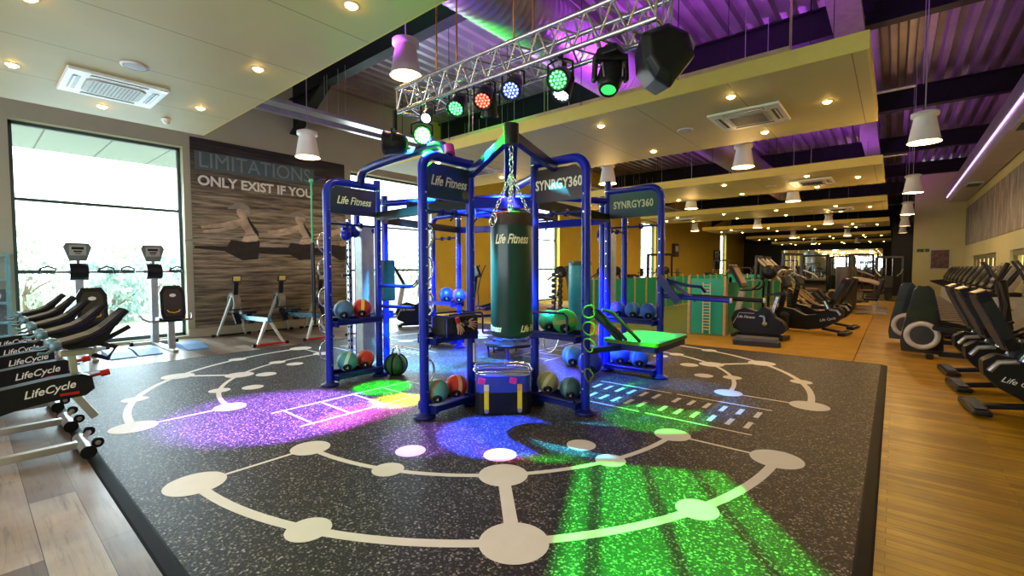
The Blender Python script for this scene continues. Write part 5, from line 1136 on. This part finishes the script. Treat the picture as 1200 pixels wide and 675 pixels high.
def treadmill_proto():
    t = thing('treadmill', 'x', 'treadmill', (0, 0, 0), 0, 'treadmills along the right wall')
    m = MB(); m.box((0, -.05, .13), (.80, 1.75, .10)); m.box((0, -.8, .04), (.7, .1, .08)); m.box((0, .7, .04), (.7, .2, .08)); m.build('deck', mBLACK, t, .02)
    m = MB(); m.box((0, -.12, .186), (.52, 1.5, .012)); m.build('running_belt', mDGREY, t)
    for s in (-1, 1): MB().box((s*.34, -.12, .195), (.10, 1.5, .03)).build('side_rail', M('tan_silver_rail', (.5, .44, .34), .3, .5), t, .006)
    m = MB(); m.prism([(.55, .1), (.86, .1), (.90, .3), (.80, .34), (.58, .26)], -.36, .36, 'x'); m.build('motor_cover', mBLACK, t, .02)
    for s in (-1, 1):
        m = MB(); m.box((s*.36, .64, .56), (.05, .40, .80), tapy=.85); m.build('side_shroud', M('pale_silver_shroud', (.62, .60, .56), .35, .2), t, .02); m = MB(); m.lathe([(0, .003), (.045, 0)], Matrix.Translation((s*.386, .64, .72)) @ Matrix.Rotation(s*PI/2, 4, 'Y'), 16); m.build('round_badge', mALU, t)
    m = MB(); m.box((0, .58, .55), (.30, .05, .70), taper=1.15); u = m.build('silver_shroud', mSILV, t, .03)
    m = MB(); m.lathe([(0, .002), (.04, 0)], frame((0, .552, .72), (1, 0, 0), (0, 0, 1)), 14); m.build('round_badge', mALU, u)
    m = MB(); m.box((0, .62, 1.02), (.84, .30, .09)); m.build('control_shelf', mBLACK, t, .03)
    for s in (-1, 1): MB().tube([(s*.38, .62, 1.02), (s*.39, .30, .98), (s*.39, .05, .94)], .028, 9).build('handrail', mBLACK, t)
    m = MB(); m.box((0, .66, 1.36), (.60, .07, .62), (R(-32), 0, 0)); c = m.build('console', mBLACK, t, .02)
    m = MB(); m.box((0, .613, 1.39), (.48, .008, .42), (R(-32), 0, 0)); m.build('display', M('dark_glass_display', (.05, .06, .07), .15), c)
    for s in (-1, 1): MB().beam((s*.31, .60, 1.06), (s*.31, .86, 1.62), .02, .09, (0, 1, 0)).build('console_edge', M('pale_tan_edge', (.38, .32, .24), .35, .4), c)
    return t
G8 = 'black cardio machines beside the turf pen'
ub = upright_bike_proto(); place(ub, True, (-2.30, 11.55, .006), R(84), 'black upright exercise bike with a big round shell at the corner of the turf pen', G8)
rb = recumbent_proto('recumbent bikes by the right wall')
for i, (x, y, lab) in enumerate(((1.50, 7.25, 'nearest recumbent bike at the right edge with a tall black backrest'), (1.46, 8.40, 'second recumbent bike from the camera at the right edge'), (1.44, 9.52, 'third recumbent bike beside the cross trainer with the grey ring'))):
    place(rb, i == 0, (x, y, 0), R(-84), lab)
place(rb, False, (-1.62, 13.4, 0), R(80), 'recumbent bike behind the upright bike beside the tan carpet aisle', G8)
place(rb, False, (-1.55, 14.9, 0), R(80), 'second recumbent bike behind the upright bike', G8)
ct = crosstrainer_proto('cross trainers by the right wall')
place(ct, True, (1.13, 10.95, 0), R(-90), 'black cross trainer with a large grey ring at the edge of the wood aisle')
place(ct, False, (.95, 12.7, 0), R(-90), 'cross trainer half hidden behind the one with the large grey ring')
place(ct, False, (-2.75, 24.4, .006), R(84), 'cross trainer beyond the cable machine beside the turf pen', G8)
tm = treadmill_proto()
tord = ['nearest', 'second', 'third', 'fourth', 'fifth', 'sixth', 'seventh', 'eighth', 'ninth', 'tenth', 'eleventh', 'farthest']
for i in range(12): place(tm, i == 0, (1.27, 14.4 + i*1.36, 0), R(-90), '%s treadmill from the camera in the right-hand row' % tord[i])
# aerobic step
s = thing('aerobic_step', 'grey aerobic step on the tan carpet in front of the upright bike', 'step', (-2.15, 10.45, .006), R(6))
MB().prism(rrect(.78, .36, .06), .10, .16, 'z').build('step_top', M('step_grey', (.12, .13, .14), .6), s, .012); MB().prism(rrect(.86, .42, .06), 0, .10, 'z').build('step_riser', mDGREY, s, .01)
# ------------------------------------------------------------ turf pen with green screens
struct(MB().box((-5.45, 18.9, .008), (3.1, 15.4, .016)).box((-3.45, 13.25, .008), (.9, 4.0, .016)).build('floor', mTURF))
mGREEN = mat_glass('green_screen_glass', (.02, .42, .28), .25, .88); mTAN = M('tan_post', (.48, .33, .16), .5)
pen = thing('turf_pen', 'turf pen fenced with waist-high green screens and tan posts', 'fence', (-4.75, 18.9, .016))
def fence(a, b, n, h, slant=0):
    a = Vector((*a, 0)); b = Vector((*b, 0))
    for i in range(n+1):
        p = a.lerp(b, i/n) - Vector((-4.75, 18.9, 0)); MB().beam(p, p+Vector((0, 0, h+.03)), .06, .06).build('post', mTAN, pen)
    for i in range(n):
        p = a.lerp(b, (i+.06)/n) - Vector((-4.75, 18.9, 0)); q = a.lerp(b, (i+.94)/n) - Vector((-4.75, 18.9, 0))
        s = MB().beam(p+Vector((0, 0, h/2)), q+Vector((0, 0, h/2)), .02, h-.06).build('green_screen', mGREEN, pen)
        if (i+slant) % 2 == 0: d = (q-p).cross(Vector((0, 0, 1))).normalized()*.02; MB().beam(p-d+Vector((0, 0, h-.08)), q-d+Vector((0, 0, .08)), .006, .03).build('diagonal_tape', M('pale_yellow_tape', (.55, .6, .2), .5), s)
fence((-7.0, 11.3), (-7.0, 26.6), 16, 1.26); fence((-3.78, 11.2), (-3.0, 11.3), 1, 1.36, 1); fence((-3.0, 11.4), (-3.0, 15.25), 3, 1.26, 1); fence((-3.0, 15.25), (-3.9, 15.25), 1, 1.26); fence((-3.9, 15.25), (-3.9, 26.6), 7, 1.26); fence((-7.0, 26.6), (-3.9, 26.6), 3, 1.26)
pl_ = MB()
for k in range(16): pl_.box((-3.38, 11.2, .15+k*.07), (.16, .015, .02))
pl_.beam((-3.46, 11.2, .05), (-3.46, 11.2, 1.25), .02, .02).beam((-3.30, 11.2, .05), (-3.30, 11.2, 1.25), .02, .02)
tag(pl_.build('agility_ladder', M('cream_webbing', (.6, .6, .35), .6)), 'cream rope agility ladder hung on the green screen by the tan corner post', 'ladder')
# ------------------------------------------------------------ weight machines
def cable_machine(t, s=1, col=None):
    col = col or mFR
    m = MB()
    for x in (-.5, .5): m.beam((x, 0, 0), (x, 0, 2.1*s), .08, .1); m.beam((x, -.4, .04), (x, .4, .04), .08, .08)
    m.beam((-.5, 0, 2.1*s), (.5, 0, 2.1*s), .08, .1); m.build('frame', col, t, .008)
    m = MB()
    for k in range(12): m.box((0, 0, .12+k*.09), (.3, .2, .08))
    m.build('weight_stack', mDGREY, t)
    m = MB(); m.cyl((-.12, 0, .1), (-.12, 0, 2.05*s), .012, n=6).cyl((.12, 0, .1), (.12, 0, 2.05*s), .012, n=6); m.build('guide_rods', mCHROME, t)
    m = MB(); m.prism(rrect(.36, .36, .08), .46, .54, 'z', Matrix.Translation((0, -.6, 0))); m.build('seat', mPAD, t, .02)
    m = MB(); m.box((0, -.36, .9), (.32, .08, .6), (R(-8), 0, 0)); m.build('backrest', mPAD, t, .02)
    m = MB(); m.tube([(-.5, -.05, 1.5), (-.45, -.5, 1.35), (-.3, -.8, 1.2)], .025, 8); m.build('press_arm', mSILV, t); m = MB(); m.tube([(.5, -.05, 1.5), (.45, -.5, 1.35), (.3, -.8, 1.2)], .025, 8); m.build('press_arm', mSILV, t)
    m = MB(); m.beam((0, -.6, 0), (0, -.6, .46), .08, .08); m.beam((0, -.6, .04), (0, .1, .04), .08, .06); m.build('seat_support', col, t)
def plate_machine(t):
    m = MB(); m.beam((-.45, .3, 0), (-.3, .0, 1.6), .07, .07); m.beam((.45, .3, 0), (.3, 0, 1.6), .07, .07); m.beam((-.3, 0, 1.6), (.3, 0, 1.6), .07, .07); m.beam((-.45, .3, .04), (.45, .3, .04), .07, .07); m.beam((0, .3, .04), (0, -.8, .04), .08, .07); m.beam((0, -.5, .04), (0, -.45, .45), .08, .08); m.build('frame', mFR, t, .008)
    for s in (-1, 1):
        m = MB(); m.tube([(s*.3, 0, 1.5), (s*.5, -.3, 1.4), (s*.45, -.65, 1.15)], .03, 8); m.build('lever_arm', mFR, t)
        for k in range(2): MB().lathe([(.03, -.02), (.22, -.02), (.225, 0), (.22, .02), (.03, .02)], Matrix.Translation((s*(.52+k*.06), -.12, 1.45)) @ Matrix.Rotation(PI/2, 4, 'Y'), 24).build('weight_plate', mBLACK, t)
    m = MB(); m.prism(rrect(.34, .4, .08), .45, .53, 'z', Matrix.Translation((0, -.5, 0))); m.build('seat', mPAD, t, .02)
    m = MB(); m.box((0, -.28, .85), (.3, .08, .66), (R(-10), 0, 0)); m.build('backrest', mPAD, t, .02)
def leg_press(t):
    m = MB()
    for s in (-1, 1): m.beam((s*.32, -.9, .25), (s*.30, .75, 1.9), .09, .06)
    m.build('slanted_rails', M('tan_silver_slide', (.55, .42, .22), .3, .5), t, .01)
    m = MB(); m.beam((-.4, .8, 0), (-.32, .75, 1.95), .08, .08).beam((.4, .8, 0), (.32, .75, 1.95), .08, .08).beam((-.32, .75, 1.95), (.32, .75, 1.95), .08, .08).beam((-.4, .8, .04), (-.4, -1, .04), .07, .07).beam((.4, .8, .04), (.4, -1, .04), .07, .07).beam((-.4, -1, .04), (.4, -1, .04), .07, .07).beam((-.4, -.6, .04), (-.34, -.6, .5), .06, .06).beam((.4, -.6, .04), (.34, -.6, .5), .06, .06); m.build('frame', mFR, t, .008)
    m = MB(); m.box((0, .2, 1.35), (.66, .06, .5), (R(45), 0, 0)); m.build('foot_plate', mSILV, t, .01)
    m = MB(); m.box((0, -1.0, .55), (.42, .1, .7), (R(-38), 0, 0)); m.box((0, -.68, .26), (.42, .36, .1)); m.build('backrest', mPAD, t, .02)
    for s in (-1, 1): MB().lathe([(.03, -.04), (.22, -.04), (.225, 0), (.22, .04), (.03, .04)], Matrix.Translation((s*.44, .35, 1.45)) @ Matrix.Rotation(PI/2, 4, 'Y'), 22).build('weight_plate', mBLACK, t)
def tower_cabinet(t):
    m = MB(); m.prism(rrect(.62, .48, .16), 0, 1.62, 'z'); m.build('shroud', M('brown_graphite_shroud', (.10, .085, .065), .4, .3), t, .03)
    m = MB(); m.box((.0, -.245, .8), (.2, .01, 1.4)); m.build('stack_window', mBLACK, t)
    m = MB(); m.prism(rrect(.4, .4, .08), .46, .54, 'z', Matrix.Translation((0, -.75, 0))); m.build('seat', mPAD, t, .02)
    m = MB(); m.box((0, -1.0, .9), (.36, .09, .62), (R(12), 0, 0)); m.build('backrest', mPAD, t, .02)
    m = MB(); m.beam((0, -.2, .05), (0, -1.2, .05), .1, .08).beam((0, -.85, .05), (0, -.85, .46), .08, .08).tube([(-.3, -.2, 1.2), (-.42, -.7, 1.1), (-.3, -.95, 1.0)], .028, 8).tube([(.3, -.2, 1.2), (.42, -.7, 1.1), (.3, -.95, 1.0)], .028, 8); m.build('frame', mFRS, t)
def bench(t):
    m = MB(); m.box((0, 0, .42), (.28, 1.2, .09)); m.build('pad', M('brown_pad', (.12, .05, .02), .4), t, .02)
    m = MB(); m.beam((0, -.5, .02), (0, -.4, .38), .06, .06).beam((0, .5, .02), (0, .4, .38), .06, .06).beam((-.3, -.5, .03), (.3, -.5, .03), .06, .06).beam((-.3, .5, .03), (.3, .5, .03), .06, .06).beam((0, -.4, .3), (0, .4, .3), .06, .08); m.build('frame', mFR, t)
def rack_db(t):
    m = MB()
    for s in (-1, 1): m.beam((s*.9, .25, 0), (s*.9, -.1, 1.1), .06, .08); m.beam((s*.9, .3, .04), (s*.9, -.35, .04), .06, .07)
    for z, y in ((.35, .05), (.7, -.02), (1.05, -.1)): m.box((0, y, z), (1.9, .26, .03), (R(14), 0, 0))
    m.build('frame', mFR, t)
    m = MB()
    for z, y in ((.44, .05), (.79, -.02), (1.14, -.1)):
        for k in range(7):
            x = -.78+k*.26; m.cyl((x, y-.14, z-.02), (x, y-.06, z), .07, n=10).cyl((x, y+.05, z+.02), (x, y+.13, z+.04), .07, n=10).cyl((x, y-.06, z), (x, y+.05, z+.02), .02, n=6)
    m.build('dumbbells', mDGREY, t)
def power_rack(t):
    m = MB()
    for x in (-.6, .6):
        for y in (-.6, .6): m.beam((x, y, 0), (x, y, 2.3), .08, .08)
        m.beam((x, -.6, 2.3), (x, .6, 2.3), .08, .08); m.beam((x, -.6, .04), (x, .6, .04), .08, .08)
    for y in (-.6, .6): m.beam((-.6, y, 2.3), (.6, y, 2.3), .08, .08)
    m.build('frame', mBLACKST, t)
    m = MB(); m.cyl((-1.1, -.66, 1.35), (1.1, -.66, 1.35), .016, n=8)
    for s in (-1, 1):
        for k in range(3): m.cyl((s*(.8+k*.06), -.66, 1.35), (s*(.84+k*.06), -.66, 1.35), .22, n=18)
    m.build('barbell', mDGREY, t)
    m = MB()
    for s in (-1, 1):
        for z in (.5, .95): m.cyl((s*.64, .6, z), (s*.76, .6, z), .21, n=18)
    m.build('stored_plates', M('red_black_plate', (.10, .01, .01), .4), t)
kinds = dict(cable=(cable_machine, 'cable_machine', 'weight machine'), plate=(plate_machine, 'chest_press_machine', 'weight machine'), leg=(leg_press, 'leg_press_machine', 'weight machine'), cab=(tower_cabinet, 'weight_stack_machine', 'weight machine'),
             bench=(bench, 'weight_bench', 'bench'), rack=(rack_db, 'dumbbell_rack', 'dumbbell rack'), power=(power_rack, 'power_rack', 'power rack'))
protos = {}
for (k, x, y, a, lab) in (
        ('leg', -2.7, 16.9, 88, 'nearest leg press with tan slanted rails rising above the recumbent bikes'), ('leg', -2.75, 18.5, 88, 'second leg press with tan slanted rails right behind the nearest one'), ('cable', -3.0, 20.4, 60, 'tall silver-grey cable machine left of the leg presses'),
        ('cab', -1.35, 19.9, 90, 'tall brown weight stack machine nearest the carpet aisle'), ('cab', -1.35, 21.5, 90, 'tall brown weight stack machine behind the nearest one'), ('cab', -1.4, 23.1, 90, 'third tall weight stack machine along the carpet aisle'),
        ('cable', -1.5, 26.3, 90, 'grey cable machine at the far end of the carpet aisle'), ('power', -1.4, 31.5, 10, 'large black power rack standing in the middle of the dark floor'), ('power', -3.6, 32.5, 10, 'black power rack left of the large one on the dark floor'),
        ('power', -2.6, 37.0, 0, 'power rack at the back in front of the mirror'), ('bench', -.75, 29.6, 80, 'brown padded bench on the dark floor beside the black wall'), ('bench', -2.2, 29.4, 20, 'weight bench on the dark floor left of the brown one'), ('bench', -3.6, 29.9, 60, 'third weight bench on the dark floor farther left'),
        ('plate', -5.2, 30.5, 30, 'plate loaded press on the dark floor beyond the pen'), ('plate', -7.2, 31.5, 0, 'plate loaded press in front of the black end wall'), ('cable', -9.0, 33.0, 0, 'cable machine in front of the mustard wall at the far end'),
        ('cable', -5.8, 38.0, 0, 'cable machine in front of the left part of the mirror'), ('plate', -10.6, 27.0, -50, 'plate loaded press beside the narrow far window'), ('plate', -10.6, 21.0, -60, 'plate loaded press with round plates above the green screens'),
        ('power', -9.6, 23.8, 20, 'black squat frame standing behind the green screens'), ('rack', -11.6, 24.3, 90, 'dumbbell rack along the mustard wall'), ('plate', -9.4, 17.6, -70, 'chest press seen behind the green screens left of the wall box'), ('plate', -9.6, 14.8, -70, 'chest press behind the rig nearest the mustard wall'),
        ('cable', -.2, 28.9, 0, 'cable machine at the end of the wood aisle'), ('rack', -10.8, 36.0, 90, 'far dumbbell rack along the mustard wall')):
    fn, nm, cat = kinds[k]; first = k not in protos
    if first: protos[k] = thing(nm, lab, cat, (0, 0, 0)); fn(protos[k])
    place(protos[k], first, (x, y, .006 if y < 27.8 and x < -.5 else 0), R(a), lab, {'weight machine': 'weight machines at the far end of the hall', 'power rack': 'power racks on the dark floor', 'bench': 'weight benches on the dark floor'}.get(cat, 'dumbbell racks by the mustard wall'))
# things glimpsed through the rig
place(ub, False, (-10.2, 8.1, .0), R(150), 'exercise bike seen through the rig in front of the second window', 'machines glimpsed behind the rig')
place(ct, False, (-9.9, 10.9, .006), R(160), 'cross trainer glimpsed behind the rig by the mustard wall', 'machines glimpsed behind the rig')
ck = thing('kit_cylinder', 'tall teal cylinder bin behind the rig right of the punching bag', 'bin', (-6.35, 10.4, .006))
MB().lathe([(.26, 0), (.30, .02), (.30, 1.62), (.29, 1.66)], None, 32, True, True).build('bin_shell', M('teal_shell', (.02, .28, .34), .35), ck); MB().lathe([(.31, 1.66), (.31, 1.76), (.27, 1.78), (0, 1.78)], None, 32, True).build('bin_lid', M('dark_teal', (.01, .06, .05), .4), ck)
db = thing('dumbbell_tower', 'upright tower of small chrome dumbbells beside the teal cylinder bin', 'dumbbell rack', (-6.5, 9.7, .006))
MB().beam((0, 0, 0), (0, 0, 1.5), .06, .06).box((0, 0, .03), (.5, .4, .06)).build('stand', mBLACK, db)
for k in range(8):
    m = MB(); z = .45+k*.14; m.cyl((-.06, -.14, z), (.06, -.14, z), .015, n=7); m.mat(1)
    for s in (-1, 1): m.cyl((s*.06, -.14, z), (s*.14, -.14, z), .05, n=10)
    m.build('dumbbell', [mCHROME, mDGREY], db)
